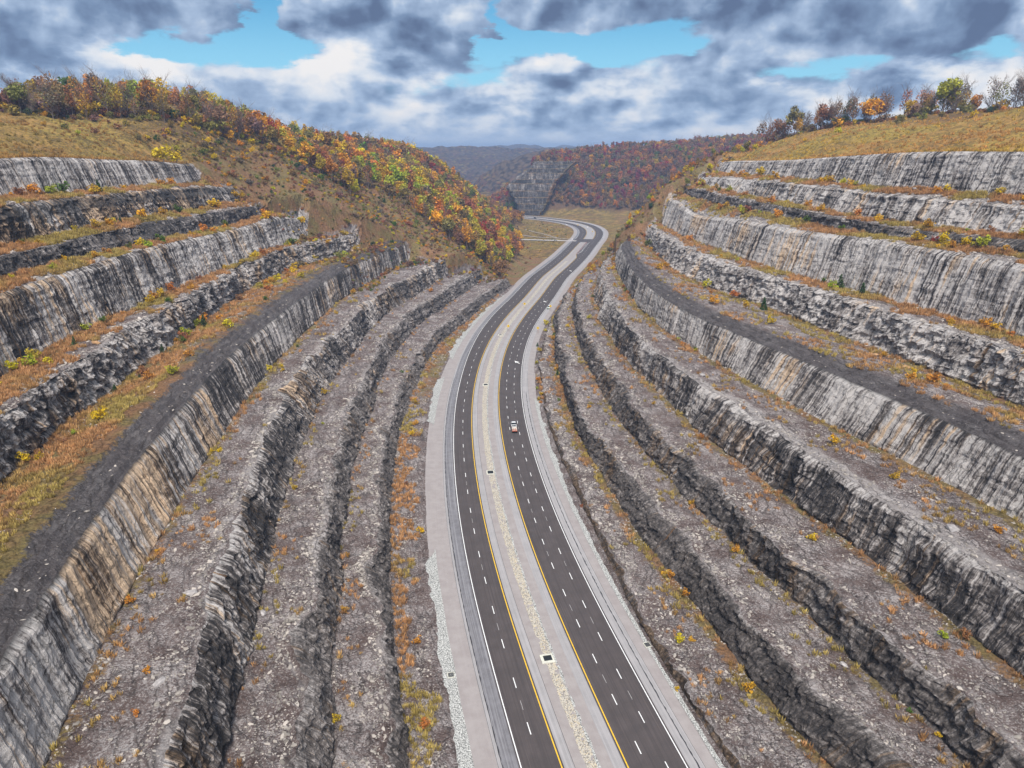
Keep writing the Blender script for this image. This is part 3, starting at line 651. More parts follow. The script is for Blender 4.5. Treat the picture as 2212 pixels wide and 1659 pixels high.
benches = {}       # (side, lift) -> grids, used to set plants and boulders on the ground
CUT_OBJS = []
ENDG = []


YEND = {'L': {'0': 575, 'I': 560, 'H': 545, 'G': 502, 'F': 500, 'E': 462, 'D': 432, 'C': 398, 'B': 388, 'A': 374},
        'R': {'0': 600, 'J': 600, 'I': 492, 'H': 530, 'G': 556, 'F': 505, 'E': 512, 'D': 518, 'C': 528, 'B': 522, 'A': 534}}


def nat_blend(X, Y, Z, ye):
    """the cut only exists where it lies below the old hillside"""
    ye = ye * np.ones_like(Z)
    m = Y > 320
    if not m.any():
        return Z, np.zeros_like(Z)
    zn = np.full_like(Z, 1e3)
    z0 = np.zeros_like(Z)
    z0[m] = nat(X[m], Y[m])
    zn[m] = z0[m] + np.maximum(0, ye[m] - Y[m]) * 1.5
    cov = ss(zn, Z + 0.6, Z - 0.1)
    k = ss(Y, ye, ye + 14)
    Z2 = np.minimum(Z, zn)
    cov = np.where(zn < Z + .3, 1.0, cov)
    return Z2 * (1 - k) + z0 * k, np.maximum(cov, k)


def side_noise(side):
    return 0 if side == 'L' else 400


def build_side(side, curves):
    sg = -1.0 if side == 'L' else 1.0
    sd_ = side_noise(side)
    cen = curve(CEN)
    slope = np.gradient(cen, ST)
    wid = 21.2 * np.sqrt(1 + slope ** 2)
    edge = CLN + CLNR * sg * 21.4
    mm = (edge[:, 1] < 760) & (np.arange(len(edge)) < 480)
    ex = np.interp(ST, edge[mm, 1], edge[mm, 0])
    pts = [('r', ex, np.full(NS, -0.12))]
    for n, x, z in curves:
        pts.append((n, curve(x), curve(z)))
    # wobble of every line
    wob = []
    for i, (n, x, z) in enumerate(pts):
        if n == 'r':
            wob.append(np.zeros(NS))
            continue
        pln = 0.35 if n[1] in 'FDA' else (.8 if n[1] in 'BG' else 1.0)
        big = fbm(ST / 23, ST * 0 + i * 3.3, 40 + sd_ + i, 3) * 2.2 * pln
        a = (1.5 if n[0] == 'c' else 0.9) * pln
        brk = np.maximum(0, fbm(ST / 16, ST * 0 + i * 5.7, 120 + sd_ + i, 2) - .12) * 9.0 * (n[0] == 'c') * (pln > .5)
        small = fbm(ST / 4.5, ST * 0 + i * 9.1, 80 + sd_ + i, 4, .6) * a + brk
        wob.append(big + small)
    wob[1] = wob[1] * 0.4
    lk = LOOK[side]
    for i in range(len(pts) - 1):
        (na, xa, za), (nb, xb, zb) = pts[i], pts[i + 1]
        xa, xb = xa + sg * wob[i], xb + sg * wob[i + 1]
        lift = nb[1]
        L = ord(lift) - 64 + (20 if side == 'R' else 0)
        if na[0] == 't':                                   # ---------------- rock face
            h = zb - za
            hm = float(h.mean())
            n = max(6, int(round(hm * 1.12 / 0.52)))
            t = np.linspace(0, 1, n + 1)[:, None] * np.ones(NS)
            S = np.broadcast_to(ST, t.shape)
            V = t * h
            gx = np.where(t < .86, t / .86 * .74, .74 + (t - .86) / .14 * .26)
            gz = np.where(t < .86, t / .86 * .92, .92 + (t - .86) / .14 * .08)
            if lift == 'F':            # thin shale ledges step back above the ribbed sandstone
                gx = np.interp(t, [0, .92, 1], [0, .84, 1])
                gz = np.interp(t, [0, .92, 1], [0, .93, 1])
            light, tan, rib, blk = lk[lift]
            e = np.clip(V / .7, 0, 1) * np.clip((h - V) / 1.0, 0, 1)
            sw = S + fbm(S / 7, V / 14, L * 5, 2) * .8
            r1 = np.abs(vn(sw / 1.15, V / 30, L * 11)) * 2 - .5
            r2 = np.abs(vn(sw / 3.1, V / 34, L * 13 + 1)) * 2 - .5
            r3 = fbm(S / 12, V / 18, L * 17, 3)
            led = np.round(fbm(S / 30, V / 1.7, L * 19, 2) * 5) / 5
            bk = fbm(S / 2.1, V / 1.5, L * 23, 4, .6)
            cell = hash2(np.floor(S / 2.2 + np.floor(V / 1.1) * .37), np.floor(V / 1.1 + .3 * vn(S / 3, V * 0, 3)), L) - .5
            pl = .4 if lift in 'FDA' else 1.0
            d = rib * ss(t, 1.0, .78) * (r1 * .5 + r2 * .7) + r3 * (.9 if lift in 'HIJ' else 1.6) * pl + led * .7 * pl + bk * .8 * blk * (pl + .2) + cell * .5 * blk
            X = xa + (xb - xa) * gx + sg * d * e
            Z = za + h * gz
            Z = Z + bk * .25 * e
            Y = S + fbm(S / 2.5, V / 2.5, L * 29, 2) * .5 * e * (0 if pl < 1 else 1)
            Z, cov = nat_blend(X, Y, Z, YEND[side][lift])
            lgt = light + 0 * t
            tn = tan + 0 * t
            band = np.zeros_like(t)
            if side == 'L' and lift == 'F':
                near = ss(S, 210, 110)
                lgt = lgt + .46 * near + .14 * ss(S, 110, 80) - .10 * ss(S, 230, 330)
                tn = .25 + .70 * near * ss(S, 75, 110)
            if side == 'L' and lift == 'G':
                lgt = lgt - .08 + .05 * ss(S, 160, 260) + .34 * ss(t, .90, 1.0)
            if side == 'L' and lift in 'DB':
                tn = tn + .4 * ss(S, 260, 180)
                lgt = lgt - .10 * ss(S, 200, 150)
            if side == 'R' and lift == 'G':
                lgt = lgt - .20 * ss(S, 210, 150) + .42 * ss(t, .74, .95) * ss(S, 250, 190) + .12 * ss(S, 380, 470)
                tn = tn * ss(t, .9, .5)
            if side == 'R' and lift == 'E':
                lgt = lgt - .05
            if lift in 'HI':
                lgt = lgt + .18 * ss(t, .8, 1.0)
            if lift == 'F':
                band = ss(t, .955, .975)
                if side == 'R':
                    lgt = lgt - .16 * ss(S, 300, 400)
            if lift == 'B' and side == 'L':
                band = ss(t, .45, .6) * ss(t, .95, .8) * .8
            veg = .04 + .40 * ss(V, 1.4, 0) + .25 * (lift in 'CE') + cov * 1.2
            face = 1 - cov
            vv = V
            name = 'rock_face'
        else:                                              # ---------------- bench
            wd = float(np.abs(xb - xa).mean())
            n = max(5, int(round(wd / 0.75)))
            t = np.linspace(0, 1, n + 1)[:, None] * np.ones(NS)
            S = np.broadcast_to(ST, t.shape)
            X = xa + (xb - xa) * t
            Y = S + 0.0 * t
            dist = t * np.abs(xb - xa)
            D2 = (1 - t) * np.abs(xb - xa)
            base = za + (zb - za) * t
            e = np.clip(t / .08, 0, 1) * np.clip((1 - t) / .08, 0, 1)
            if na == 'r':
                e = e * ss(dist, .5, 3)
            r = fbm(S / 6, dist / 4, L * 31 + 2, 5, .62) * (1.5 if lift in 'GHIJ' and na != 'r' else 1.1)
            q = np.round(fbm(S / 9, dist / 3.0, L * 37, 3) * 6) / 6 * 1.3
            c = hash2(np.floor(S / 1.7 + dist * .3), np.floor(dist / 1.3), L * 3) - .5
            nearcrest = ss(dist, 5.0, 0.5) if na != 'r' else .5
            Z = base + e * (r * .55 + q * nearcrest * .8 + c * .35 * nearcrest)
            Z = Z + ss(D2, 2.6, 0) * (.55 + 1.0 * fbm(S / 5, S * 0, L * 41, 3)) * e
            if na[1:2] == 'F':
                dw = dist + vn(S / 6, S * 0, L) * 1.2
                Z = Z + (.8 * ss(dw, .8, 1.05) + .8 * ss(dw, 3.0, 3.3) + .7 * ss(dw, 5.4, 5.7)) * ss(t, .85, .45)
            Z = Z - ss(dist, 1.8, 0) * (.35 if na != 'r' else 0) * np.clip(t / .08, 0, 1)
            ka = '0' if na == 'r' else na[1]
            Z, cov = nat_blend(X, Y, Z, YEND[side][ka] * (1 - t) + YEND[side][lift] * t)
            face = np.zeros_like(t)
            key = '0' if na == 'r' else na[1]
            bv = BENCH_VEG[side][key]
            lg = lk[lift][0] if na == 'r' else lk[na[1]][0]
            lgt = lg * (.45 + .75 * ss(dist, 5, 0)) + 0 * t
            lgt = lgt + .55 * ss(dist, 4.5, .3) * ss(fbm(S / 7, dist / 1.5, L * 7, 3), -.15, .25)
            band = np.zeros_like(t)
            if key == 'G' and side == 'R':
                lgt = lgt + .75 * ss(dist, 8, 2) * ss(S, 270, 200)
            if key == 'F':
                band = ss(dist, 13.0, 8.0) if side == 'L' else ss(dist, 9.5, 5.0)
                lgt = lgt * .4
            if key == 'E' and side == 'R':
                band = 0 * t
            toe = ss(D2, 5.5, .6)
            veg = bv * (.30 + .60 * ss(dist, 2.0, 7.0)) + (.20 + .40 * min(1, bv * 1.6)) * toe + cov * 1.2
            if key in 'FE' and side == 'L':
                bv = bv + .3 * ss(S, 220, 170)
                veg = veg + .3 * ss(S, 220, 170) * ss(dist, 5, 9)
            if key in 'GHI' and side == 'L':
                veg = veg - .1 * ss(S, 220, 150)
            if key == '0':
                veg = bv * ss(dist, 0, 3) * (1 - ss(D2, 2.5, .3)) + .35 * ss(S, 240, 330) + cov
                lgt = lgt * .6
            tn = 0 * t
            vv = dist
            name = 'rock_bench'
        nr = t.shape[0]
        c0 = int(np.searchsorted(ST, 372))
        ENDG.append((X[:, c0:], Y[:, c0:], Z[:, c0:]))
        V3 = np.stack([X, Y, Z], -1).reshape(-1, 3)
        me = raw_mesh(name, V3, grid_faces(nr, NS, flip=(sg > 0)))
        add_attr(me, 'suv', np.stack([S, vv, np.full_like(t, L)], -1))
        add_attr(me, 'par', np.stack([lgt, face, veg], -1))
        stv = {'J': .2, 'I': .22, 'H': .3, 'G': .8, 'C': .5, 'E': .6}.get(lift, 1.0)
        add_attr(me, 'par2', np.stack([tn, band, 0 * t + stv], -1))
        o = link(name, me, M_ROCK)
        tag(o, kind='structure')
        CUT_OBJS.append(o)
        if name == 'rock_bench':
            benches[(side, '0' if na == 'r' else na[1])] = (X, Y, Z, cov, dist, D2)
    # ---------------- old hillside above the top crest
    n_, xa, za = pts[-1]
    xa = xa + sg * wob[-1]
    nr = 60
    off = (np.linspace(0, 1, nr) ** 1.9 * 760)[:, None]
    X = xa + sg * off
    Y = np.broadcast_to(ST, X.shape) + 0.0
    zn = nat(X, Y)
    k = ss(off, 0, 26) * np.ones_like(X)
    Zc = za * (1 - k) + np.maximum(zn, za - 3) * k
    ye = YEND[side]['A']
    Z = np.minimum(Zc, np.where(k < 1, zn + np.maximum(0, ye - Y) * 1.5, 1e3))
    kk = ss(Y, ye, ye + 14)
    Z = Z * (1 - kk) + zn * kk
    Z = Z + np.clip(off / 3, 0, 1) * fbm(X / 2.5, Y / 2.5, 77, 3) * .5
    c0 = int(np.searchsorted(ST, 372))
    ENDG.append((X[:44, c0:], Y[:44, c0:], Z[:44, c0:]))
    me = raw_mesh('hillside', np.stack([X, Y, Z], -1).reshape(-1, 3), grid_faces(nr, NS, flip=(sg > 0)))
    wood = ss(off, 60, 110) * np.ones_like(X) * (ss(Y, 250, 330) if side == 'L' else 1)
    if side == 'L':
        wood = np.maximum(wood * ss(X, -150, -190), ss(Y, 560, 620) * ss(Z, 3, 8))
    add_attr(me, 'par', np.stack([wood * .8, 0 * X, (ss(Y, 360, 430) * .9 + .35) * (sg < 0) * np.ones_like(X)], -1))
    o = link('hillside', me, M_HILL)
    tag(o, kind='structure')
    benches[(side, 'top')] = (X, Y, Z, 0 * X, off * np.ones_like(X), 0 * X)


build_side('L', CURVES_L)
build_side('R', CURVES_R)

# land beyond the cut
gx = np.arange(-900, 901, 6.5)
gy = np.r_[np.arange(712, 1300, 6.5), np.arange(1300, 1760, 12)]
GX, GY = np.meshgrid(gx, gy, indexing='ij')
GZ = nat(GX, GY)
GZ = GZ - ss(GY, 730, 712) * .4


def wood_mask(x, y, z):
    """where the wood grows beyond the cut"""
    n1 = fbm(x / 30, y / 30, 61, 3) * 30
    left = (x < 12) * ss(y + n1, 560, 590) * ss(z, 2.0, 5.5)
    right = (x > 60) * ss(z, 10, 16) * ss(x + n1 - 60, 50, 70)
    far = ss(y + n1 * .3 - (1212 - np.maximum(0, x - 120) * .75), 0, 8) * (x > 30) * ss(z, 6, 9)
    rightnear = (x > 85) * ss(y, 600, 640) * ss(z, 10, 18)
    return np.clip(left + np.maximum(far, rightnear) + 0 * right, 0, 1)


WM = wood_mask(GX, GY, GZ)
me = raw_mesh('hills', np.stack([GX, GY, GZ], -1).reshape(-1, 3), grid_faces(len(gx), len(gy)))
me.flip_normals()
add_attr(me, 'par', np.stack([WM, 0 * GX, 0 * GX + .75], -1))
tag(link('hills', me, M_HILL), kind='structure')

# far ridges, each a sheet of land rising from its foot to an uneven top
M_FARWOOD = bpy.data.materials.new('far_wood')
M_FARWOOD.use_nodes = True
t_ = NT(M_FARWOOD.node_tree)
g_ = t_.n('ShaderNodeNewGeometry').outputs['Position']
q1, q2 = t_.voro(g_, .09, 'F1', 'Color'), t_.noise(g_, .006, 4, .6)
q3 = t_.voro(g_, .09, 'F1', 'Distance')
cc = t_.mix(t_.sep(q1)[0], (0.06, 0.035, 0.03), (0.13, 0.06, 0.04))
cc = t_.mix(t_.smooth(t_.sep(q1)[1], .6, .8), cc, (.17, .12, .04))
cc = t_.mix(t_.smooth(q2, .45, .6), cc, (0.10, 0.07, 0.05))
cc = t_.mix(t_.smooth(q3, .35, .75), cc, (0.035, 0.025, 0.02))  # shade in the gaps between crowns, painted into the colour
b_ = t_.n('ShaderNodeBsdfPrincipled')
t_.l(cc, b_.inputs['Base Color'])
b_.inputs['Roughness'].default_value = 1
b_.inputs['Specular IOR Level'].default_value = 0
t_.l(b_.outputs[0], t_.n('ShaderNodeOutputMaterial').inputs[0])


def ridge(top, ytop, yfoot, zfoot, seed, amp=9, depth=900):
    top = np.array(top, float)
    xs = np.arange(top[0, 0], top[-1, 0], max(8, (ytop - 1500) * .006 + 8))
    zt = np.interp(xs, top[:, 0], top[:, 1]) + fbm(xs / 120, xs * 0, seed, 5, .6) * amp
    yt = ytop + fbm(xs / 300, xs * 0, seed + 5, 3) * (ytop - yfoot) * .5
    rows = []
    K = 34
    for k in range(K):
        u = k / (K - 8.0)
        if u <= 1:
            y = yfoot + (yt - yfoot) * u
            z = zfoot + (zt - zfoot) * (u ** .85)
        else:
            y = yt + (u - 1) * depth * 3
            z = zt - (u - 1) * 60
        x = xs
        gul = np.abs(fbm(x / 160, y / 500, seed + 9, 4)) * -55 * np.sin(min(1, u) * math.pi) ** .8
        z = z + gul + fbm(x / 22, y / 22, seed + 3, 3, .6) * 9 * min(1, u * 3)
        rows.append(np.stack([x, y + 0 * x, z], -1))
    V = np.array(rows)
    me = raw_mesh('far_hill', V.reshape(-1, 3), grid_faces(K, len(xs)), False)
    return tag(link('far_hill', me, M_FARWOOD), kind='structure')


ridge([(-700, 60), (-330, 40), (-130, -5), (-100, 20), (-85, 43), (-34, 68), (20, 90), (77, 100), (160, 97), (400, 90), (900, 90)], 2000, 1790, -8, 21, 8)
ridge([(-2400, 120), (-900, 112), (-270, 112), (-95, 114), (0, 112), (150, 114), (400, 112), (2400, 118)], 3200, 2350, -8, 33, 10)
ridge([(-4200, 110), (-500, 108), (-290, 116), (-200, 124), (90, 133), (180, 125), (240, 112), (500, 118), (4200, 120)], 5000, 4100, -8, 47, 16)
ridge([(-5200, 120), (0, 116), (380, 118), (440, 138), (520, 140), (600, 118), (5200, 124)], 7000, 6200, -8, 59, 12)

gp = raw_mesh('ground', [(-12000, -6000, -8), (12000, -6000, -8), (12000, 9500, -8), (-12000, 9500, -8)], [(0, 1, 2, 3)])
add_attr(gp, 'par', np.zeros((4, 3)))
tag(link('ground', gp, M_HILL), kind='structure')


# ------------------------------------------------------------------ second cut, beyond the bend
def second_cut():
    lv = [(0, 8, .16), (8, 17, .19), (17, 27, .20), (27, 37, .22), (37, 48, .38), (48, 55, .18), (55, 65, .40), (65, 72, .24), (72, 79, .28), (79, 84, .26)]
    def xl(z): return np.interp(z, [0, 20, 41, 50, 62, 84], [12, 6, -11, -4, 14, 43])
    def xr(z): return np.interp(z, [0, 10, 30, 50, 84], [48, 55, 66, 76, 112])
    y0 = 1200.0
    N = 150
    for j, (z0, z1, lg) in enumerate(lv):
        h = z1 - z0
        yf = y0 + z0 * .95
        for part in ('rock_face', 'rock_bench'):
            nr = 14 if part == 'rock_face' else 6
            t = np.linspace(0, 1, nr)[:, None]
            u = np.linspace(0, 1, N)[None, :]
            if part == 'rock_face':
                z = z0 + h * t
                yy = yf + h * .15 * t
            else:
                z = z1 + .3 * t
                yy = yf + h * .15 + h * .8 * t
            zz_ = z + 0 * u
            el_ = 4.5 * vn(np.full_like(zz_, j * 1.7), zz_ / 5, 3)
            x = xl(z) + el_ + (xr(z) - xl(z) - 1.6 * el_) * u
            y = yy + (x - 30) * -.10 + fbm(x / 3, z / 8 + 0 * x, 200 + j, 4, .6) * 2.2 + 6 * (1 - ss(u, 0, .06)) * 2 + 8 * ss(u, .93, 1)
            z = z + 0 * x + fbm(x / 4, y / 4, 220 + j, 2) * .8
            me = raw_mesh(part, np.stack([x, y, z], -1).reshape(-1, 3), grid_faces(nr, N))
            add_attr(me, 'suv', np.stack([x * 1.3, z - z0, np.full_like(x, 50 + j)], -1))
            fm = np.full_like(x, 1.0 if part == 'rock_face' else 0.0)
            edge = ss(u, .80, 1.0) * .8 * np.ones_like(x)
            add_attr(me, 'par', np.stack([np.full_like(x, lg), fm, (.22 * (1 - t) + .18 * t if part == 'rock_face' else .95) + edge], -1))
            add_attr(me, 'par2', np.stack([0 * x + .1, 0 * x, 0 * x + .45], -1))
            tag(link(part, me, M_ROCK), kind='structure')


second_cut()


# ------------------------------------------------------------------ road
def strip_mat(name, cols, specks=None, streak=0.0, scale=1.0, bump=0.2, voro=None):
    m = bpy.data.materials.new(name)
    m.use_nodes = True
    t = NT(m.node_tree)
    geo = t.n('ShaderNodeNewGeometry').outputs['Position']
    s, o, _ = t.sep(t.attr('suv'))
    a = t.noise(geo, 0.25 * scale, 4, 0.6)
    b = t.noise(geo, 5.0 * scale, 4, 0.7)
    col = t.mix(t.smooth(a, .3, .7), cols[0], cols[1])
    col = t.mix(t.math('MULTIPLY', t.smooth(b, .45, .75), .35), col, cols[2])
    if streak:
        st = t.noise(t.comb(t.math('MULTIPLY', s, .02), t.math('MULTIPLY', o, 2.2), 0.0), 1.0, 5, .65)
        col = t.mix(t.math('MULTIPLY', t.smooth(st, .42, .70), streak), col, cols[3])
        st2 = t.noise(t.comb(t.math('MULTIPLY', s, .03), t.math('MULTIPLY', o, 3.5), 4.0), 1.0, 5, .65)
        col = t.mix(t.math('MULTIPLY', t.smooth(st2, .58, .70), streak * .8), col, cols[4])
    if voro:
        v = t.voro(geo, voro[0], 'F1', 'Color')
        d = t.voro(geo, voro[0], 'F1', 'Distance')
        r, g, bb = t.sep(v)
        col = t.mix(r, voro[1], voro[2])
        col = t.mix(t.smooth(g, .72, .9), col, voro[3])
        col = t.mix(t.smooth(d, .42, .72), col, voro[4])
    pr = t.n('ShaderNodeBsdfPrincipled')
    t.l(col, pr.inputs['Base Color'])
    pr.inputs['Roughness'].default_value = .85
    pr.inputs['Specular IOR Level'].default_value = .25
    bp = t.n('ShaderNodeBump')
    bp.inputs['Strength'].default_value = bump
    bp.inputs['Distance'].default_value = .1
    t.l(b, bp.inputs['Height'])
    t.l(bp.outputs[0], pr.inputs['Normal'])
    t.l(pr.outputs[0], t.n('ShaderNodeOutputMaterial').inputs[0])
    return m


M_ASPH = strip_mat('asphalt', [(.066, .056, .056), (.084, .070, .070), (.105, .092, .09), (.052, .044, .045), (.125, .102, .098)], streak=.8)
M_SHO_D = strip_mat('shoulder_dark', [(.12, .115, .125), (.17, .165, .18), (.24, .235, .25), (.28, .275, .29), (.085, .08, .09)], streak=.9, scale=2)
M_SHO_L = strip_mat('shoulder_light', [(.26, .25, .255), (.31, .295, .30), (.38, .365, .365), (.42, .40, .41), (.24, .23, .24)], streak=.5)
M_GRAV = strip_mat('shoulder_gravel', [(.262, .232, .228), (.31, .282, .276), (.38, .34, .33), (.34, .31, .31), (.25, .22, .22)], streak=.25, scale=1.4)
M_TANRIP = strip_mat('tan_riprap', [(.3, .3, .3)] * 3, voro=(4.4, (.52, .47, .38), (.44, .41, .37), (.54, .44, .29), (.22, .20, .18)))
M_GREYRIP = strip_mat('grey_riprap', [(.3, .3, .3)] * 3, voro=(4.2, (.50, .50, .48), (.34, .34, .33), (.58, .58, .56), (.14, .14, .135)))
M_SEAM = simple_mat('tar_seam', (.035, .034, .038), .7)
M_SIDE = strip_mat('side_road', [(.38, .35, .34), (.44, .41, .40), (.5, .47, .46), (.46, .43, .42), (.33, .30, .29)], streak=.4)
M_WHITE = simple_mat('white_paint', (.74, .74, .74), .6, var=.12, scale=3)
M_FAINT = simple_mat('worn_paint', (.34, .33, .33), .7, var=.2, scale=4)
M_YEL = simple_mat('yellow_paint', (.74, .46, .03), .6, var=.1, scale=2)
M_RED = simple_mat('red_paint', (.40, .07, .05), .6)


def ribbon(name, s0, s1, o0, o1, z, mat, step=3.0, parent=None, kind='structure', jag=None, dz=None, cross=1):
    n = max(2, int((s1 - s0) / step) + 1)
    s = np.linspace(s0, s1, n)
    a = o0(s) if callable(o0) else np.full(n, float(o0))
    b = o1(s) if callable(o1) else np.full(n, float(o1))
    rows, so = [], []
    for k in range(cross + 1):
        u = k / cross
        o = a + (b - a) * u
        zz = z + (dz(s, o) if dz else 0)
        rows.append(road_pt(s, 0, 0) * 0 + np.stack([*road_pt(s, 0)[:, :2].T, s * 0], -1) +
                    (road_pt(s, 1)[:, :] - road_pt(s, 0)[:, :]) * o[:, None] + np.stack([s * 0, s * 0, s * 0 + zz], -1))
        so.append(np.stack([s, o, s * 0], -1))
    V = np.array(rows)
    me = raw_mesh(name, V.reshape(-1, 3), grid_faces(cross + 1, n))
    if V[-1, 0, 0] > V[0, 0, 0]:
        me.flip_normals()
    add_attr(me, 'suv', np.array(so))
    o_ = link(name, me, mat, parent)
    if parent is None and kind:
        tag(o_, kind=kind)
    return o_


S0 = 0.0
S_END = float(CLS[-1])
SX0, SX1 = s_of_y(842), s_of_y(872)          # crossover
STRIPE_END = s_of_y(694)


def farw(s):                                   # the left carriageway gains an auxiliary lane
    return ss(s, s_of_y(300), s_of_y(480))


def w1(s): return -12.65 - 2.6 * farw(s)
def w1o(s): return w1(s) - .35
def shl(s): return w1(s) - 3.2 + .6 * farw(s)


jl = lambda s: -20.6 + .25 * vn(s / 9, s * 0, 4) - .9 * farw(s)
jr = lambda s: 21.3 + .3 * vn(s / 9, s * 0, 5)
ribbon('road_base', S0, S_END, -22.5, 22.5, -0.03, M_GRAV, 4)
ribbon('gravel_shoulder', S0, S_END, jl, -16.2, 0.0, M_GRAV, 2)
ribbon('gravel_shoulder', S0, S_END, 18.9, jr, 0.0, M_GRAV, 2)
ribbon('paved_shoulder', S0, S_END, lambda s: shl(s) - .75, shl, 0.012, M_SHO_L, 3)
ribbon('paved_shoulder', S0, S_END, shl, w1o, 0.012, M_SHO_D, 3)
ribbon('paved_shoulder', S0, S_END, 16.2, 18.9, 0.012, M_SHO_L, 3)
ribbon('paved_shoulder', S0, S_END, -5.25, -3.4, 0.012, M_SHO_L, 3)
ribbon('paved_shoulder', S0, S_END, 3.2, 5.25, 0.012, M_SHO_L, 3)
road_l = ribbon('road', S0, S_END, w1o, -5.25, 0.02, M_ASPH, 3)
road_r = ribbon('road', S0, S_END, 5.25, 16.2, 0.02, M_ASPH, 3)
ribbon('median', S0, SX0, -3.4, 3.2, 0.004, M_GRAV, 3)
ribbon('median', SX1, S_END, -3.4, 3.2, 0.004, M_SHO_L, 3)
ribbon('road', SX0, SX1, -5.4, 5.4, 0.026, M_ASPH, 3)
turn = ribbon('road', s_of_y(722), SX0, lambda s: 5.3 - 3.6 * ss(s, s_of_y(715), s_of_y(745)), 5.4, 0.0245, M_ASPH, 3)
# the stone strip in the median
ribbon('stone_strip', S0, STRIPE_END, lambda s: -1.45 + .22 * vn(s / 2.0, s * 0, 8), lambda s: .55 + .2 * vn(s / 2.0, s * 0, 9), 0.03, M_TANRIP, .7, dz=lambda s, o: 0.12 * vn(s / .6, o / .4, 4), cross=5)
ribbon('stone_strip', S0, STRIPE_END, lambda s: .55 + .2 * vn(s / 2.0, s * 0, 9), lambda s: 1.05 + .3 * vn(s / 2.0, s * 0, 10), 0.03, M_GREYRIP, .7, dz=lambda s, o: 0.12 * vn(s / .6, o / .4, 4), cross=3)


def ditch(side, y0, y1, w, seed):
    a = (lambda s: jl(s) + .05) if side < 0 else (lambda s: jr(s) - .05)
    def b(s):
        ends = ss(s, s_of_y(y0), s_of_y(y0) + 5) * ss(s, s_of_y(y1), s_of_y(y1) - 5)
        return a(s) + side * (w + 1.2 * vn(s / 4.2, s * 0, seed) + .8 * np.abs(vn(s / 1.7, s * 0, seed + 1))) * np.maximum(ends, .15)
    ribbon('stone_ditch', s_of_y(y0), s_of_y(y1), a, b, 0.10, M_GREYRIP, .6, dz=lambda s, o: 0.07 * vn(s / .7, o / .5, 5), cross=6)


ditch(-1, -60, 172, 2.3, 30)
ditch(-1, 262, 322, 3.0, 33)
ditch(-1, 352, 520, 3.2, 36)
ditch(1, -60, 292, 2.2, 39)
# tar joints
ribbon('tar_joint', S0, s_of_y(320), lambda s: shl(s) - .06 + .10 * vn(s / .8, s * 0, 3), lambda s: shl(s) + .12 + .22 * vn(s / .9, s * 0, 2), .03, M_SEAM, .8)
ribbon('tar_joint', S0, s_of_y(420), -3.45, -3.38, .03, M_SEAM, 2)
ribbon('tar_joint', S0, s_of_y(300), lambda s: 17.75 + .12 * vn(s / .8, s * 0, 6), lambda s: 17.95 + .2 * vn(s / .8, s * 0, 7), .03, M_SEAM, .8)
ribbon('tar_joint', S0, s_of_y(330), 18.86, 18.92, .03, M_SEAM, 2)
ribbon('tar_joint', S0, s_of_y(330), -16.55, -16.49, .03, M_SEAM, 2)

# painted lines are parts of the carriageway they lie on
ZP = 0.034
def paint(name, s0, s1, o0, o1, mat, par, step=3):
    return ribbon(name, s0, s1, o0, o1, ZP, mat, step, parent=par)


paint('edge_line', S0, SX0, lambda s: w1(s) - .1, lambda s: w1(s) + .1, M_WHITE, road_l)
paint('edge_line', SX1, S_END, lambda s: w1(s) - .12, lambda s: w1(s) + .12, M_WHITE, road_l)
paint('yellow_line', S0, SX0 - 6, -5.78, -5.56, M_YEL, road_l)
paint('yellow_line', SX1, S_END, -5.8, -5.56, M_YEL, road_l)
paint('edge_line', S0, S_END, 15.68, 15.88, M_WHITE, road_r)
paint('yellow_line', S0, s_of_y(712), 5.58, 5.80, M_YEL, road_r)
paint('yellow_line', SX1, S_END, 5.58, 5.82, M_YEL, road_r)
paint('yellow_line', s_of_y(712), s_of_y(742), lambda s: 5.58 - 3.5 * ss(s, s_of_y(712), s_of_y(742)), lambda s: 5.8 - 3.5 * ss(s, s_of_y(712), s_of_y(742)), M_YEL, turn)
paint('red_line', s_of_y(742), SX0, 2.08, 2.36, M_RED, turn)
paint('turn_line', s_of_y(752), SX0, 5.10, 5.30, M_WHITE, turn)
for k in range(10):
    s = s_of_y(745) + k * 9.5
    a = ribbon('ladder_bar', s, s + 1.2, 2.6, 4.8, ZP, M_WHITE, .6, parent=turn)
# rumble strip beside the left edge line
rs = []
for k in range(170):
    s = 82 + k * .62 + (10 if k > 60 else 0)
    rs.append((s, w1(np.array([s]))[0]))
V, F = [], []
for s, o in rs:
    q = [road_pt(s, o - .52, .033), road_pt(s, o - .16, .033), road_pt(s + .22, o - .16, .033), road_pt(s + .22, o - .52, .033)]
    F.append([len(V) + i for i in (0, 1, 2, 3)])
    V += [tuple(np.ravel(p)) for p in q]
o = link('rumble_strip', raw_mesh('rumble_strip', V, F), M_FAINT, road_l)
o['kind'] = 'stuff'

PER = 12.2
n_d = 0
for off, par, smax, ph in ((lambda s: -9.15 - 1.0 * ss(s, s_of_y(300), s_of_y(480)), road_l, 1180, 3.0),
                           (lambda s: 9.05, road_r, 1180, 6.5), (lambda s: 12.5, road_r, s_of_y(505), 1.0)):
    k = 0
    while True:
        s = 40 + ph + k * PER
        if s > smax or (SX0 - 4 < s < SX1 and par is road_l):
            if s > smax:
                break
            k += 1
            continue
        oo = float(np.ravel(off(np.array([s])))[0])
        ribbon('lane_dash', s, s + 3.0, oo - .09, oo + .09, ZP, M_WHITE, 1.5, parent=par)
        if k % 2 == 0 and s < 560:
            ribbon('faint_dash', s + 6.2, s + 8.7, oo - .05, oo + .05, ZP, M_FAINT, 1.3, parent=par)
        k += 1


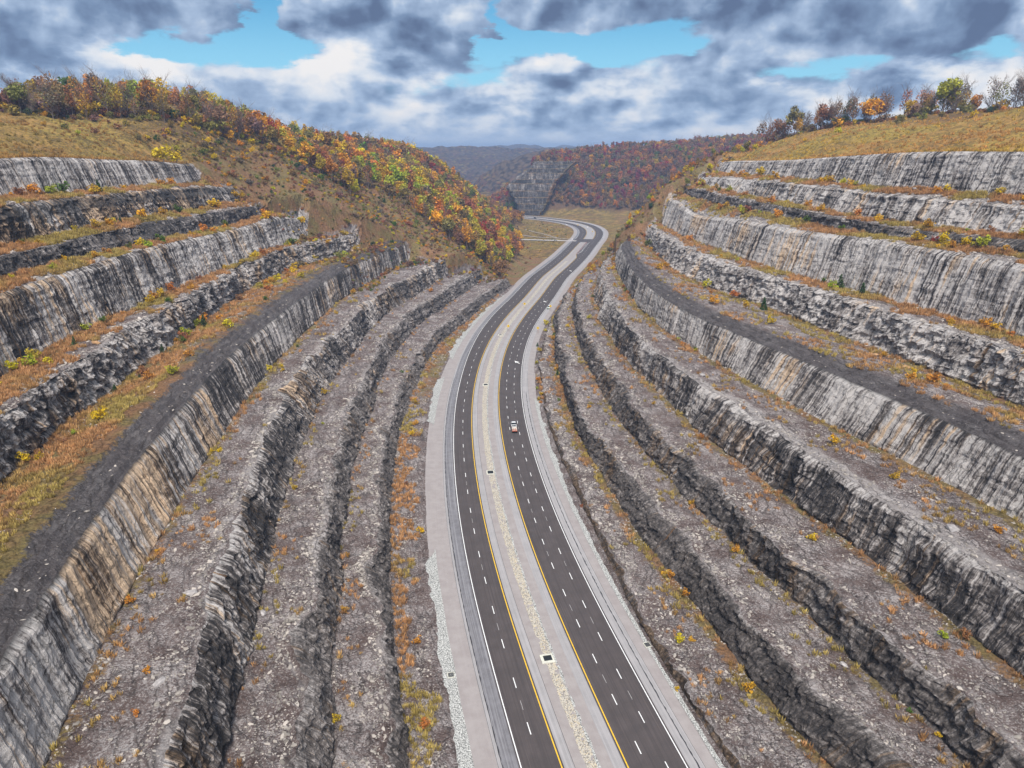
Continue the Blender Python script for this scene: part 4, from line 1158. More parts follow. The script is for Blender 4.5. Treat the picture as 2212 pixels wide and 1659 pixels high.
def road_arrow(x, y, par, sc_=1.0):
    P = [(-.15, 0), (-.15, 1.7), (-.75, 1.5), (.0, 3.6), (.75, 1.5), (.15, 1.7), (.15, 0)]
    bm = bmesh.new()
    s = s_of_y(y)
    c = road_pt(s, 0)
    tx, ty = np.interp(s, CLS, CLT[:, 0]), np.interp(s, CLS, CLT[:, 1])
    ang = math.atan2(ty, tx) - math.pi / 2 + RAD(30)
    vs = []
    for a, b in P:
        a, b = a * 1.6 * sc_, b * 1.6 * sc_
        vs.append(bm.verts.new((x + a * math.cos(ang) - b * math.sin(ang), y + a * math.sin(ang) + b * math.cos(ang), ZP + .002)))
    bm.faces.new(vs)
    bmesh.ops.triangulate(bm, faces=bm.faces[:])
    me = bpy.data.meshes.new('merge_arrow')
    bm.to_mesh(me)
    bm.free()
    link('merge_arrow', me, M_WHITE, par)


road_arrow(3.9, 345, road_r)
road_arrow(24.4, 497, road_r)
road_arrow(53.2, 632, road_r)

# side road, dirt track and field drive on the valley floor
def path_ribbon(name, pts, width, z, mat, kind='structure'):
    p = np.array(pts, float)
    d = np.r_[0, np.cumsum(np.hypot(*np.diff(p, axis=0).T))]
    q = np.arange(0, d[-1], 3.0)
    x, y = np.interp(q, d, p[:, 0]), np.interp(q, d, p[:, 1])
    ker = np.hanning(9)
    ker /= ker.sum()
    x = np.convolve(np.pad(x, 4, 'reflect', reflect_type='odd'), ker, 'valid')
    y = np.convolve(np.pad(y, 4, 'reflect', reflect_type='odd'), ker, 'valid')
    tx, ty = np.gradient(x), np.gradient(y)
    l = np.hypot(tx, ty)
    wv_ = width * (1 + .15 * vn(q / 8, q * 0, 3))
    rows = []
    for sgn in (-1, -.33, .33, 1):
        xx, yy = x + ty / l * wv_ / 2 * sgn, y - tx / l * wv_ / 2 * sgn
        rows.append(np.stack([xx, yy, np.maximum(nat(xx, yy), -.3) + z], -1))
    V = np.array(rows)
    me = raw_mesh(name, V.reshape(-1, 3), grid_faces(4, len(q)))
    add_attr(me, 'suv', np.stack([np.broadcast_to(q, (4, len(q))), np.array([[-1], [-.3], [.3], [1]]) * np.ones(len(q)) * width / 2, 0 * V[..., 0]], -1))
    return tag(link(name, me, mat), kind=kind)


path_ribbon('side_road', [(-30, 872), (9, 868), (31, 864), (60, 857), (78, 853)], 8.5, .35, M_SIDE)
M_DIRT = simple_mat('pale_dirt', (.33, .28, .24), .9, var=.25, scale=.4)
path_ribbon('dirt_track', [(-20, 960), (-2, 938), (12, 915), (30, 893), (52, 884), (70, 872)], 3.8, .30, M_DIRT)
path_ribbon('dirt_track', [(18, 985), (30, 950), (42, 925), (50, 900), (56, 884)], 2.4, .26, M_DIRT)

# ------------------------------------------------------------------ drop inlets
M_CONC = simple_mat('pale_concrete', (.56, .55, .48), .8, var=.12, scale=2)
M_GRATE = simple_mat('dark_grate', (.045, .05, .055), .5, .6)


def box_bm(bm, x0, x1, y0, y1, z0, z1, bev=0.0):
    r = bmesh.ops.create_cube(bm, size=1.0)
    for v in r['verts']:
        v.co = ((x0 + x1) / 2 + v.co.x * (x1 - x0), (y0 + y1) / 2 + v.co.y * (y1 - y0), (z0 + z1) / 2 + v.co.z * (z1 - z0))
    if bev:
        es = list({e for v in r['verts'] for e in v.link_edges})
        bmesh.ops.bevel(bm, geom=es, offset=bev, segments=1, affect='EDGES')
    return r['verts']


def obj_bm(name, bm, mat, parent=None):
    me = bpy.data.meshes.new(name)
    bm.to_mesh(me)
    bm.free()
    return link(name, me, mat, parent)


def inlet(x, y, wx, wy, fr, rz, label, group):
    r = empty('drop_inlet', (x, y, .05), rz)
    bm = bmesh.new()
    box_bm(bm, -wx, -wx + fr, -wy, wy, -.3, .16)
    box_bm(bm, wx - fr * .6, wx, -wy, wy, -.3, .16)
    box_bm(bm, -wx + fr, wx - fr * .6, -wy, -wy + fr, -.3, .158)
    box_bm(bm, -wx + fr, wx - fr * .6, wy - fr * .6, wy, -.3, .158)
    obj_bm('concrete_frame', bm, M_CONC, r)
    bm = bmesh.new()
    box_bm(bm, -wx + fr, wx - fr * .6, -wy + fr, wy - fr * .6, -.25, .02)
    n = 9
    for k in range(n):
        xx = -wx + fr + (2 * wx - fr * 1.6) * (k + .5) / n
        box_bm(bm, xx - .04, xx + .04, -wy + fr, wy - fr * .6, .022, .11)
    obj_bm('iron_grate', bm, M_GRATE, r)
    tag(r, label, 'drain', group)


inlet(7.5, 125.3, 1.4, 1.35, .62, RAD(12), 'broad concrete drop inlet in the median stone strip, nearest and largest of the drains', 'drop inlets in the median')
inlet(-7.3, 217.2, 1.25, 1.5, .35, RAD(5), 'pale concrete drop inlet in the median stone strip, just nearer than the white pickup', 'drop inlets in the median')
inlet(-12.2, 310.7, 1.3, 1.5, .45, RAD(0), 'concrete drop inlet in the median stone strip beyond the white pickup', 'drop inlets in the median')
inlet(-6.9, 403.3, 1.2, 1.4, .5, RAD(-6), 'small concrete drop inlet in the median just nearer than the first median sign', 'drop inlets in the median')
inlet(-12.6, 120.3, .72, .80, .16, RAD(12), 'small square grated drain in the grey stone ditch left of the road', 'roadside ditch drains')
inlet(29.6, 129.7, .72, .80, .16, RAD(20), 'small square grated drain in the grey stone ditch right of the road', 'roadside ditch drains')

# ------------------------------------------------------------------ road signs
M_SIGN = simple_mat('sign_yellow', (.80, .52, .01), .4)
M_BLACK = simple_mat('sign_black', (.015, .015, .015), .5)
M_POST = simple_mat('sign_post', (.35, .22, .15), .7)
M_SIGNW = simple_mat('sign_white', (.8, .8, .8), .4)


def plate(name, pts, y, mat, parent, th=.02):
    bm = bmesh.new()
    vs = [bm.verts.new((a, y, b)) for a, b in pts]
    f_ = bm.faces.new(vs)
    r = bmesh.ops.extrude_face_region(bm, geom=[f_])
    for e in r['geom']:
        if isinstance(e, bmesh.types.BMVert):
            e.co.y += th
    bmesh.ops.recalc_face_normals(bm, faces=bm.faces[:])
    return obj_bm(name, bm, mat, parent)


def diamond_sign(x, y, hc, label, group, sym, posts=2, size=.90, rz=0.0):
    r = empty('warning_sign', (x, y, 0), rz)
    for px in ((-.42, .42) if posts == 2 else (0,)):
        bm = bmesh.new()
        box_bm(bm, px - .05, px + .05, .02, .10, -.2, hc + (.3 if posts == 2 else .5))
        obj_bm('post', bm, M_POST, r)
    p = plate('sign_panel', [(-size, hc), (0, hc - size), (size, hc), (0, hc + size)], -.02, M_SIGN, r)
    p['label'] = 'yellow diamond sign panel with black symbol'
    if sym == 'merge':
        plate('symbol', [(-.28, hc - .42), (-.16, hc - .42), (-.16, hc + .40), (-.28, hc + .40)], -.035, M_BLACK, p)
        plate('symbol', [(.30, hc - .42), (.42, hc - .42), (.42, hc - .1), (.10, hc + .42), (.0, hc + .36), (.30, hc - .15)], -.035, M_BLACK, p)
    else:
        plate('symbol', [(-.06, hc - .45), (.07, hc - .45), (.07, hc + .05), (.28, hc + .02), (0, hc + .50), (-.28, hc + .02), (-.06, hc + .05)], -.035, M_BLACK, p)
        plate('symbol', [(.12, hc - .20), (.40, hc - .20), (.40, hc - .08), (.12, hc - .08)], -.035, M_BLACK, p)
    tag(r, label, 'road sign', group)


GS = 'yellow diamond warning signs'
diamond_sign(-2.2, 414, 2.9, 'yellow diamond warning sign on posts in the median, nearer of the median pair', GS, 'merge')
diamond_sign(15.3, 409, 2.9, 'yellow diamond warning sign on two posts on the right gravel shoulder, below the parked vehicle', GS, 'merge')
diamond_sign(8.6, 478, 3.0, 'yellow diamond warning sign in the median stone strip, farther of the median pair', GS, 'other')
diamond_sign(25.9, 470, 3.1, 'yellow diamond warning sign in front of the parked vehicle on the right shoulder', GS, 'other')
diamond_sign(103, 926, 3.4, 'yellow diamond sign on the pale median beyond the crossover, inside the far bend', GS, 'other', 1)
diamond_sign(92, 1010, 3.4, 'small yellow sign at the top of the far bend, beside a white one', GS, 'other', 1, .8)


def small_sign(x, y, label):
    r = empty('regulatory_sign', (x, y, 0))
    bm = bmesh.new()
    box_bm(bm, -.05, .05, .02, .10, -.2, 3.2)
    obj_bm('post', bm, M_POST, r)
    plate('sign_panel', [(-.55, 2.2), (.55, 2.2), (.55, 3.5), (-.55, 3.5)], -.02, M_SIGNW, r)
    tag(r, label, 'road sign', 'white signs near the crossover')


small_sign(77, 1018, 'small white sign on the median at the top of the far bend')
small_sign(103, 985, 'white sign on the median edge of the outer carriageway in the far bend')
small_sign(71, 847, 'white sign at the mouth of the side road')

# ------------------------------------------------------------------ vehicles
M_CARW = simple_mat('white_car_paint', (.72, .73, .74), .25, spec=.5)
M_CARS = simple_mat('silver_car_paint', (.48, .50, .52), .25, .4)
M_CARD = simple_mat('dark_car_paint', (.04, .045, .05), .3, spec=.5)
M_GLASS = simple_mat('dark_glass', (.02, .025, .03), .08, spec=.8)
M_TYRE = simple_mat('tyre', (.02, .02, .02), .8)
M_RIM = simple_mat('rim', (.4, .4, .42), .3, .8)
M_BED = simple_mat('bed_liner', (.05, .06, .075), .7)
M_LAMP = simple_mat('tail_lamp', (.35, .02, .02), .3)
M_HEAD = simple_mat('head_lamp', (.8, .8, .75), .15)


def wheel(parent, x, y, r=.38, w_=.26):
    bm = bmesh.new()
    bmesh.ops.create_cone(bm, cap_ends=True, segments=18, radius1=r, radius2=r, depth=w_, matrix=Matrix.Translation((x, y, r)) @ Matrix.Rotation(RAD(90), 4, 'Y'))
    t = obj_bm('wheel', bm, M_TYRE, parent)
    bm = bmesh.new()
    bmesh.ops.create_cone(bm, cap_ends=True, segments=12, radius1=r * .6, radius2=r * .6, depth=w_ + .02, matrix=Matrix.Translation((x, y, r)) @ Matrix.Rotation(RAD(90), 4, 'Y'))
    obj_bm('rim', bm, M_RIM, t)


def hull(sections, mat, name, parent):
    """loft through cross-sections: list of (y, half-width bottom, half-width top, z bottom, z top)"""
    bm = bmesh.new()
    prev = None
    for (y, wb, wt, zb, zt) in sections:
        ring = [bm.verts.new(p) for p in ((-wb, y, zb), (-wb * 1.02, y, zb + (zt - zb) * .55), (-wt, y, zt - .05), (-wt * .85, y, zt),
                                          (wt * .85, y, zt), (wt, y, zt - .05), (wb * 1.02, y, zb + (zt - zb) * .55), (wb, y, zb))]
        if prev:
            for i in range(8):
                bm.faces.new((prev[i], prev[(i + 1) % 8], ring[(i + 1) % 8], ring[i]))
        else:
            bm.faces.new(ring[::-1])
        prev = ring
    bm.faces.new(prev)
    bmesh.ops.recalc_face_normals(bm, faces=bm.faces[:])
    return obj_bm(name, bm, mat, parent)


def car(name, x, y, rz, paint_, label, cat, pickup=False, suv=True, group=None):
    r = empty(name, (x, y, .035), rz)
    if pickup:
        b = hull([(2.95, .82, .72, .45, .85), (2.8, .96, .9, .38, 1.05), (1.5, .98, .93, .36, 1.14), (-.35, .99, .95, .36, 1.18)], paint_, 'body', r)
        hull([(1.45, .93, .86, 1.10, 1.17), (.75, .93, .74, 1.10, 1.90), (-.15, .93, .74, 1.10, 1.93), (-.40, .93, .80, 1.10, 1.88)], M_GLASS, 'window_band', r)
        hull([(.78, .70, .70, 1.86, 1.93), (-.05, .74, .72, 1.87, 1.97), (-.38, .74, .7, 1.85, 1.93)], paint_, 'roof', r)
        for x0_ in (-.99, .84):
            bm = bmesh.new()
            box_bm(bm, x0_, x0_ + .15, -2.85, -.41, .40, 1.25, .03)
            obj_bm('bed_side', bm, paint_, r)
        bm = bmesh.new()
        box_bm(bm, -.83, .83, -2.86, -2.76, .42, 1.24, .02)
        obj_bm('tailgate', bm, paint_, r)
        bm = bmesh.new()
        box_bm(bm, -.83, .83, -2.75, -.42, .50, .72)
        obj_bm('bed_floor', bm, M_BED, r)
        for sx_ in (-.91, .91):
            bm = bmesh.new()
            box_bm(bm, sx_ - .06, sx_ + .06, -2.90, -2.862, .85, 1.15)
            obj_bm('tail_lamp', bm, M_LAMP, r)
        L_ = 1.85
    else:
        hh = 1.75 if suv else 1.42
        b = hull([(2.3, .75, .68, .45, .80), (2.15, .90, .82, .35, .95), (1.0, .93, .88, .33, 1.02), (-1.9, .93, .88, .33, 1.05), (-2.3, .85, .80, .45, .98)], paint_, 'body', r)
        hull([(1.05, .88, .82, 1.0, 1.05), (.35, .88, .70, 1.0, hh - .06), (-1.6, .88, .70, 1.0, hh - .06), (-2.15, .86, .78, 1.0, 1.08)], M_GLASS, 'window_band', r)
        hull([(.30, .68, .66, hh - .09, hh - .02), (-.6, .70, .67, hh - .08, hh + .02), (-1.6, .68, .66, hh - .09, hh - .02)], paint_, 'roof', r)
        for sx_ in (-.72, .72):
            bm = bmesh.new()
            box_bm(bm, sx_ - .14, sx_ + .14, 2.2, 2.31, .66, .80)
            obj_bm('headlight', bm, M_HEAD, r)
        L_ = 1.42
    for wy in (L_, -L_ * .95):
        for wx in (-.84, .84):
            wheel(r, wx, wy)
    tag(r, label, cat, group)
    return r


def heading(s):
    tx, ty = np.interp(s, CLS, CLT[:, 0]), np.interp(s, CLS, CLT[:, 1])
    return math.atan2(ty, tx) - math.pi / 2


s_t = s_of_y(258)
pt = road_pt(s_t, 10.7)
hd = heading(s_t)
truck = car('pickup_truck', float(pt[0]), float(pt[1]), hd, M_CARW, 'white pickup driving up the middle lane, towing a trailer of orange drums', 'pickup', pickup=True)
# tools in the bed ride as separate things
bx = empty('tool_box', (0, 0, 0))
bx.location = truck.matrix_basis @ Vector((.1, -.75, .76))
bx.rotation_euler = (0, 0, hd)
bm = bmesh.new()
box_bm(bm, -.6, .6, -.22, .22, 0, .38, .03)
obj_bm('case', bm, M_RIM, bx)
bm = bmesh.new()
box_bm(bm, -.62, .62, -.24, .24, .385, .43, .02)
obj_bm('lid', bm, M_CARW, bx)
tag(bx, 'pale tool box lying across the bed of the white pickup', 'tool box')
# trailer
pt2 = Vector((float(pt[0]), float(pt[1]), .035)) + Matrix.Rotation(hd, 3, 'Z') @ Vector((0, -4.9, 0))
tr = empty('flat_trailer', pt2, hd)
bm = bmesh.new()
box_bm(bm, -1.0, 1.0, -1.7, 1.3, .55, .68, .02)
obj_bm('deck', bm, M_CARD, tr)
bm = bmesh.new()
box_bm(bm, -.08, .08, 1.32, 2.0, .5, .62)
obj_bm('drawbar', bm, M_CARD, tr)
bm = bmesh.new()
box_bm(bm, -1.05, 1.05, -1.85, -1.72, .35, .75)
obj_bm('rear_bumper', bm, M_BLACK, tr)
for wx in (-.9, .9):
    wheel(tr, wx, -.5, .33, .22)
tag(tr, 'low flat trailer behind the white pickup, loaded with orange and white drums', 'trailer')
M_ORG = simple_mat('drum_orange', (.62, .10, .03), .5)
M_DRW = simple_mat('drum_white', (.72, .66, .58), .5)
names = {(-.65, -1.3): 'rear left', (0, -1.3): 'rear middle', (.65, -1.3): 'rear right', (-.65, -.55): 'second row left', (0, -.55): 'second row middle', (.65, -.55): 'second row right',
         (-.6, .25): 'third row left', (.05, .25): 'third row middle', (.68, .25): 'third row right', (-.5, .95): 'front left', (.4, .95): 'front right'}
for (dx, dy), nm in names.items():
    o_front = dy > 0
    d0 = empty('traffic_drum', Vector(pt2) + Matrix.Rotation(hd, 3, 'Z') @ Vector((dx, dy, .682)), hd)
    for k, (z0, z1) in enumerate(((0, .3), (.302, .5), (.502, .7), (.702, .95))):
        bm = bmesh.new()
        r_ = .29 - .03 * k
        bmesh.ops.create_cone(bm, cap_ends=True, segments=14, radius1=r_, radius2=r_ - .02, depth=z1 - z0, matrix=Matrix.Translation((0, 0, (z0 + z1) / 2)))
        obj_bm('drum_band', bm, M_DRW if (k % 2 == 1 or (o_front and k > 0)) else M_ORG, d0)
    tag(d0, ('cream topped' if o_front else 'orange') + ' traffic drum on the trailer, ' + nm, 'traffic drum', 'traffic drums on the trailer')

car('parked_car', 25.2, 477.5, math.pi + heading(s_of_y(477)), M_CARW, 'white vehicle parked on the right shoulder behind a yellow sign', 'car')
car('parked_car', 52.0, 856.5, RAD(-96), M_CARS, 'pale car on the side road left of the crossover', 'car', suv=False)
car('car', 36.5, 1146, heading(s_of_y(1146) - 4) + math.pi, M_CARD, 'dark car at the far end of the road where it passes behind the wood', 'car')


# ------------------------------------------------------------------ worker
def worker(x, y, rz):
    r = empty('person', (x, y, .035), rz)
    J = {'pelvis': (0, 0, .95, .15), 'waist': (0, 0, 1.12, .13), 'chest': (0, .01, 1.36, .17), 'neck': (0, .01, 1.52, .06), 'head': (0, .02, 1.64, .10), 'crown': (0, .02, 1.76, .07),
         'sl': (-.20, 0, 1.44, .065), 'el': (-.29, .02, 1.17, .05), 'wl': (-.27, .14, .95, .035), 'hl': (-.26, .17, .87, .04),
         'sr': (.20, 0, 1.44, .065), 'er': (.30, .02, 1.17, .05), 'wr': (.25, .20, 1.02, .035), 'hr': (.22, .27, .98, .04),
         'hipl': (-.10, 0, .90, .10), 'kl': (-.12, .02, .50, .07), 'al': (-.13, -.02, .10, .05), 'tl': (-.14, .14, .04, .04),
         'hipr': (.10, 0, .90, .10), 'kr': (.13, .04, .50, .07), 'ar': (.15, .0, .10, .05), 'tr': (.16, .16, .04, .04)}
    E_ = [('pelvis', 'waist'), ('waist', 'chest'), ('chest', 'neck'), ('neck', 'head'), ('head', 'crown'), ('chest', 'sl'), ('sl', 'el'), ('el', 'wl'), ('wl', 'hl'),
          ('chest', 'sr'), ('sr', 'er'), ('er', 'wr'), ('wr', 'hr'), ('pelvis', 'hipl'), ('hipl', 'kl'), ('kl', 'al'), ('al', 'tl'), ('pelvis', 'hipr'), ('hipr', 'kr'), ('kr', 'ar'), ('ar', 'tr')]
    ks = list(J)
    me = bpy.data.meshes.new('body')
    me.from_pydata([J[k][:3] for k in ks], [(ks.index(a), ks.index(b)) for a, b in E_], [])
    o = link('body', me, simple_mat('work_trousers', (.03, .035, .05), .9), r)
    sk = o.modifiers.new('skin', 'SKIN')
    for i, k in enumerate(ks):
        me.skin_vertices[0].data[i].radius = (J[k][3], J[k][3])
    me.skin_vertices[0].data[0].use_root = True
    o.modifiers.new('sub', 'SUBSURF').levels = 1
    bm = bmesh.new()
    bmesh.ops.create_cone(bm, cap_ends=False, segments=16, radius1=.205, radius2=.225, depth=.52, matrix=Matrix.Translation((0, .005, 1.22)) @ Matrix.Diagonal((1.05, .8, 1, 1)))
    obj_bm('green_vest', bm, simple_mat('hi_vis_green', (.22, .70, .08), .6), r)
    bm = bmesh.new()
    bmesh.ops.create_uvsphere(bm, u_segments=12, v_segments=8, radius=.14, matrix=Matrix.Translation((0, .02, 1.74)) @ Matrix.Diagonal((1, 1.1, .75, 1)))
    obj_bm('hard_hat', bm, M_SIGNW, r)
    tag(r, 'person in a green high visibility vest standing before the parked white vehicle', 'person')


worker(24.3, 472.8, RAD(190))


# ------------------------------------------------------------------ plants
def leaf_mat(name, inst):
    m = bpy.data.materials.new(name)
    m.use_nodes = True
    t = NT(m.node_tree)
    if inst:
        base = t.attr('tint', 'INSTANCER', 'Color')
    else:
        base = t.n('ShaderNodeObjectInfo').outputs['Color']
    geo = t.n('ShaderNodeNewGeometry').outputs['Position']
    r = t.n('ShaderNodeNewGeometry').outputs['Random Per Island']
    nz = t.noise(geo, .45, 2, .5)
    k = t.math('ADD', t.math('MULTIPLY', r, .9), t.math('MULTIPLY', nz, .7))
    col = t.mix(1.0, base, t.mix(t.smooth(k, .2, 1.3), (.55, .52, .50), (1.7, 1.65, 1.5)), 'MULTIPLY')
    d = t.n('ShaderNodeBsdfDiffuse')
    t.l(col, d.inputs['Color'])
    tr = t.n('ShaderNodeBsdfTranslucent')
    t.l(col, tr.inputs['Color'])
    mx = t.n('ShaderNodeMixShader')
    mx.inputs[0].default_value = .28
    t.l(d.outputs[0], mx.inputs[1])
    t.l(tr.outputs[0], mx.inputs[2])
    t.l(mx.outputs[0], t.n('ShaderNodeOutputMaterial').inputs[0])
    return m


M_LEAF = leaf_mat('leaves', False)
M_LEAFI = leaf_mat('leaves_in_wood', True)
M_BARK = simple_mat('bark', (.17, .13, .11), .9, var=.3, scale=2)
M_STONE_I = leaf_mat('loose_stone', True)


def crown_arr(seed, n, rx, rz_, zc_, leaf, clumps=14, hollow=.35, cone=False):
    r = np.random.default_rng(seed)
    if cone:
        u = r.random(n) ** .7
        z = zc_ + rz_ - 2 * rz_ * u
        tier = .75 + .35 * np.abs(np.sin(u * 22))
        rad = rx * u * tier * np.sqrt(r.uniform(.35, 1, n))
        a = r.uniform(0, 2 * math.pi, n)
        c = np.stack([rad * np.cos(a), rad * np.sin(a), z], -1)
    else:
        cc_ = r.normal(size=(clumps, 3))
        cc_ /= np.linalg.norm(cc_, axis=1)[:, None]
        cc_ *= (r.uniform(hollow, .85, clumps))[:, None]
        cr = r.uniform(.28, .50, clumps)
        w_ = r.integers(0, clumps, n)
        p = r.normal(size=(n, 3))
        p /= np.linalg.norm(p, axis=1)[:, None]
        p *= (r.uniform(.55, 1, n) ** .6 * cr[w_])[:, None]
        c = (cc_[w_] + p) * np.array([rx, rx, rz_]) + np.array([0, 0, zc_])
    d1 = r.normal(size=(n, 3))
    d1 /= np.linalg.norm(d1, axis=1)[:, None]
    d2 = np.cross(d1, r.normal(size=(n, 3)))
    d2 /= np.linalg.norm(d2, axis=1)[:, None]
    sz_ = leaf * r.uniform(.6, 1.3, n)[:, None]
    v = np.stack([c - d1 * sz_ * .5, c + d1 * sz_ * .5 - d2 * sz_ * .35, c + d2 * sz_ * .7], 1).reshape(-1, 3)
    return v


def tri_mesh(name, v):
    return raw_mesh(name, v, np.arange(len(v)).reshape(-1, 3))


def branch_arr(seed, h, r0, levels=2, nb=7, spread=.5, start=.35):
    """tapered trunk with limbs as four-sided tubes, returned as quads"""
    r = np.random.default_rng(seed)
    V, F = [], []

    def tube(p0, p1, ra, rb):
        p0, p1 = np.array(p0), np.array(p1)
        d = p1 - p0
        d = d / np.linalg.norm(d)
        a = np.cross(d, [0.3, 1, .2])
        a /= np.linalg.norm(a)
        b = np.cross(d, a)
        k = len(V)
        for p, q in ((p0, ra), (p1, rb)):
            for i in range(4):
                an = i * math.pi / 2
                V.append(p + (a * math.cos(an) + b * math.sin(an)) * q)
        for i in range(4):
            j = (i + 1) % 4
            F.append((k + i, k + j, k + 4 + j, k + 4 + i))

    def grow(p, d, ln, ra, lev):
        q = p
        seg = 3
        for i in range(seg):
            d = d + r.normal(size=3) * .10
            d /= np.linalg.norm(d)
            q2 = q + d * ln / seg
            r2 = ra * (1 - .75 * (i + 1) / seg)
            r1 = ra * (1 - .75 * i / seg)
            tube(q, q2, r1, max(r2, .02))
            if lev > 0:
                for _ in range(nb // seg + 1):
                    if (i + 1) / seg < start and lev == levels:
                        continue
                    a = r.uniform(0, 2 * math.pi)
                    nd = d * .8 + np.array([math.cos(a), math.sin(a), .35]) * spread * 1.4
                    nd /= np.linalg.norm(nd)
                    f_ = r.uniform(.2, 1)
                    grow(q + (q2 - q) * f_, nd, ln * r.uniform(.35, .55), r2 * .6 + .02, lev - 1)
            q = q2
    grow(np.zeros(3), np.array([0, 0, 1.0]), h, r0, levels)
    return np.array(V), np.array(F)


TREES = {}
for k in range(4):
    TREES['broad%d' % k] = (tri_mesh('crown', crown_arr(100 + k, 820, 4.3, 4.6, 8.6, .95, 15)), raw_mesh('trunk', *branch_arr(200 + k, 11, .24, 1, 7)))
for k in range(3):
    TREES['thin%d' % k] = (tri_mesh('crown', crown_arr(120 + k, 330, 3.6, 5.2, 9.2, .7, 16, .5)), raw_mesh('trunk', *branch_arr(220 + k, 13.5, .22, 2, 8, .42, .3)))
for k in range(3):
    TREES['bare%d' % k] = (tri_mesh('crown', crown_arr(140 + k, 150, 3.4, 4.8, 9.4, .55, 16, .6)), raw_mesh('trunk', *branch_arr(240 + k, 11.5, .20, 3, 8, .40, .3)))
for k in range(2):
    TREES['tall%d' % k] = (tri_mesh('crown', crown_arr(160 + k, 700, 2.7, 6.0, 10.0, .8, 16, .2)), raw_mesh('trunk', *branch_arr(260 + k, 15, .22, 1, 7)))
TREES['pine0'] = (tri_mesh('crown', crown_arr(180, 800, 2.4, 5.5, 7.0, .75, cone=True)), raw_mesh('trunk', *branch_arr(280, 12, .2, 1, 6)))
for c_, t_2 in TREES.values():
    c_.materials.append(M_LEAF)
    t_2.materials.append(M_BARK)

COLS = {'yellow': (.56, .42, .03), 'golden': (.50, .29, .04), 'orange': (.44, .205, .055), 'rust': (.28, .135, .07), 'red': (.30, .055, .045),
        'brown': (.22, .14, .085), 'green': (.10, .15, .035), 'lime': (.34, .36, .045), 'olive': (.22, .19, .06), 'dark green': (.055, .095, .040), 'crimson': (.24, .04, .07),
        'grey brown': (.18, .13, .115)}


def put_mesh(name, me, parent, col):
    o = bpy.data.objects.new(name, me)
    C.objects.link(o)
    o.parent = parent
    o.color = (*col, 1)
    return o


def jit(col, r=.18):
    return tuple(float(np.clip(c * (1 + rng.uniform(-r, r)), 0, 1)) for c in col)


THINGS = []        # (object, colour word, what, region) to be labelled once all are placed


def plant_tree(x, y, z, kind, cname, scale, region, group):
    cr, tk = TREES[kind]
    r = empty('pine_tree' if kind.startswith('pine') else ('bare_tree' if kind.startswith('bare') else 'tree'), (float(x), float(y), float(z) - .3), float(rng.uniform(0, 6.28)))
    r.scale = (scale * rng.uniform(.85, 1.15), scale * rng.uniform(.85, 1.15), scale)
    col = jit(COLS[cname])
    put_mesh('crown', cr, r, col)
    put_mesh('trunk', tk, r, col)
    what = 'conifer' if kind.startswith('pine') else ('nearly bare tree' if kind.startswith('bare') else ('thin-leaved tree' if kind.startswith('thin') else ('tall narrow tree' if kind.startswith('tall') else 'full-crowned tree')))
    r['category'] = 'tree'
    THINGS.append((r, cname, what, region, group))
    return r


def zat(x, y):
    return float(nat(np.array([x], float), np.array([y], float))[0])


def pick(d):
    k = list(d)
    p = np.array([d[i] for i in k], float)
    return k[int(rng.choice(len(k), p=p / p.sum()))]


used = []


def far_enough(x, y, m):
    for a, b in used:
        if (a - x) ** 2 + (b - y) ** 2 < m * m:
            return False
    used.append((x, y))
    return True


# surface above the top crest is sampled from the built sheet
def top_sampler(side):
    X, Y, Z = benches[(side, 'top')][:3]
    def f(x, y):
        c = int(np.clip(np.searchsorted(ST, y), 0, NS - 1))
        col = X[:, c]
        o = np.argsort(col)
        return float(np.interp(x, col[o], Z[:, c][o]))
    return f


topL, topR = top_sampler('L'), top_sampler('R')

from mathutils.bvhtree import BVHTree
bv_v, bv_f, bv_n = [], [], 0
for X_, Y_, Z_ in ENDG:
    # every second station is enough to set plants on
    Xs, Ys, Zs = X_[:, ::2], Y_[:, ::2], Z_[:, ::2]
    bv_v.append(np.stack([Xs, Ys, Zs], -1).reshape(-1, 3))
    bv_f.append(grid_faces(*Xs.shape) + bv_n)
    bv_n += Xs.size
BVH = BVHTree.FromPolygons(np.concatenate(bv_v).tolist(), np.concatenate(bv_f).tolist())


def surf(x, y):
    h = BVH.ray_cast(Vector((float(x), float(y), 260.0)), Vector((0, 0, -1)))
    return h[0].z if h[0] is not None else None


def band_trees(line, n, depth, side, kinds, cols, scl, region, group, first=0.0):
    line = np.array(line, float)
    d = np.r_[0, np.cumsum(np.hypot(*np.diff(line, axis=0).T))]
    cnt, tries = 0, 0
    while cnt < n and tries < n * 12:
        tries += 1
        q = rng.uniform(0, d[-1])
        px, py = np.interp(q, d, line[:, 0]), np.interp(q, d, line[:, 1])
        i = min(len(line) - 2, int(np.searchsorted(d, q)) - 1)
        t = line[i + 1] - line[i]
        nrm = np.array([-t[1], t[0]]) / np.hypot(*t)
        if nrm[0] * (-1 if side == 'L' else 1) < 0:
            nrm = -nrm
        e = first + depth * rng.random() ** 1.3
        x, y = px + nrm[0] * e, py + nrm[1] * e
        if not far_enough(x, y, 2.6):
            continue
        z = (topL if side == 'L' else topR)(x, y)
        f_ = q / d[-1]
        plant_tree(x, y, z, pick(kinds(f_)), pick(cols(f_)), scl(f_) * rng.uniform(.7, 1.15), region, group)
        cnt += 1


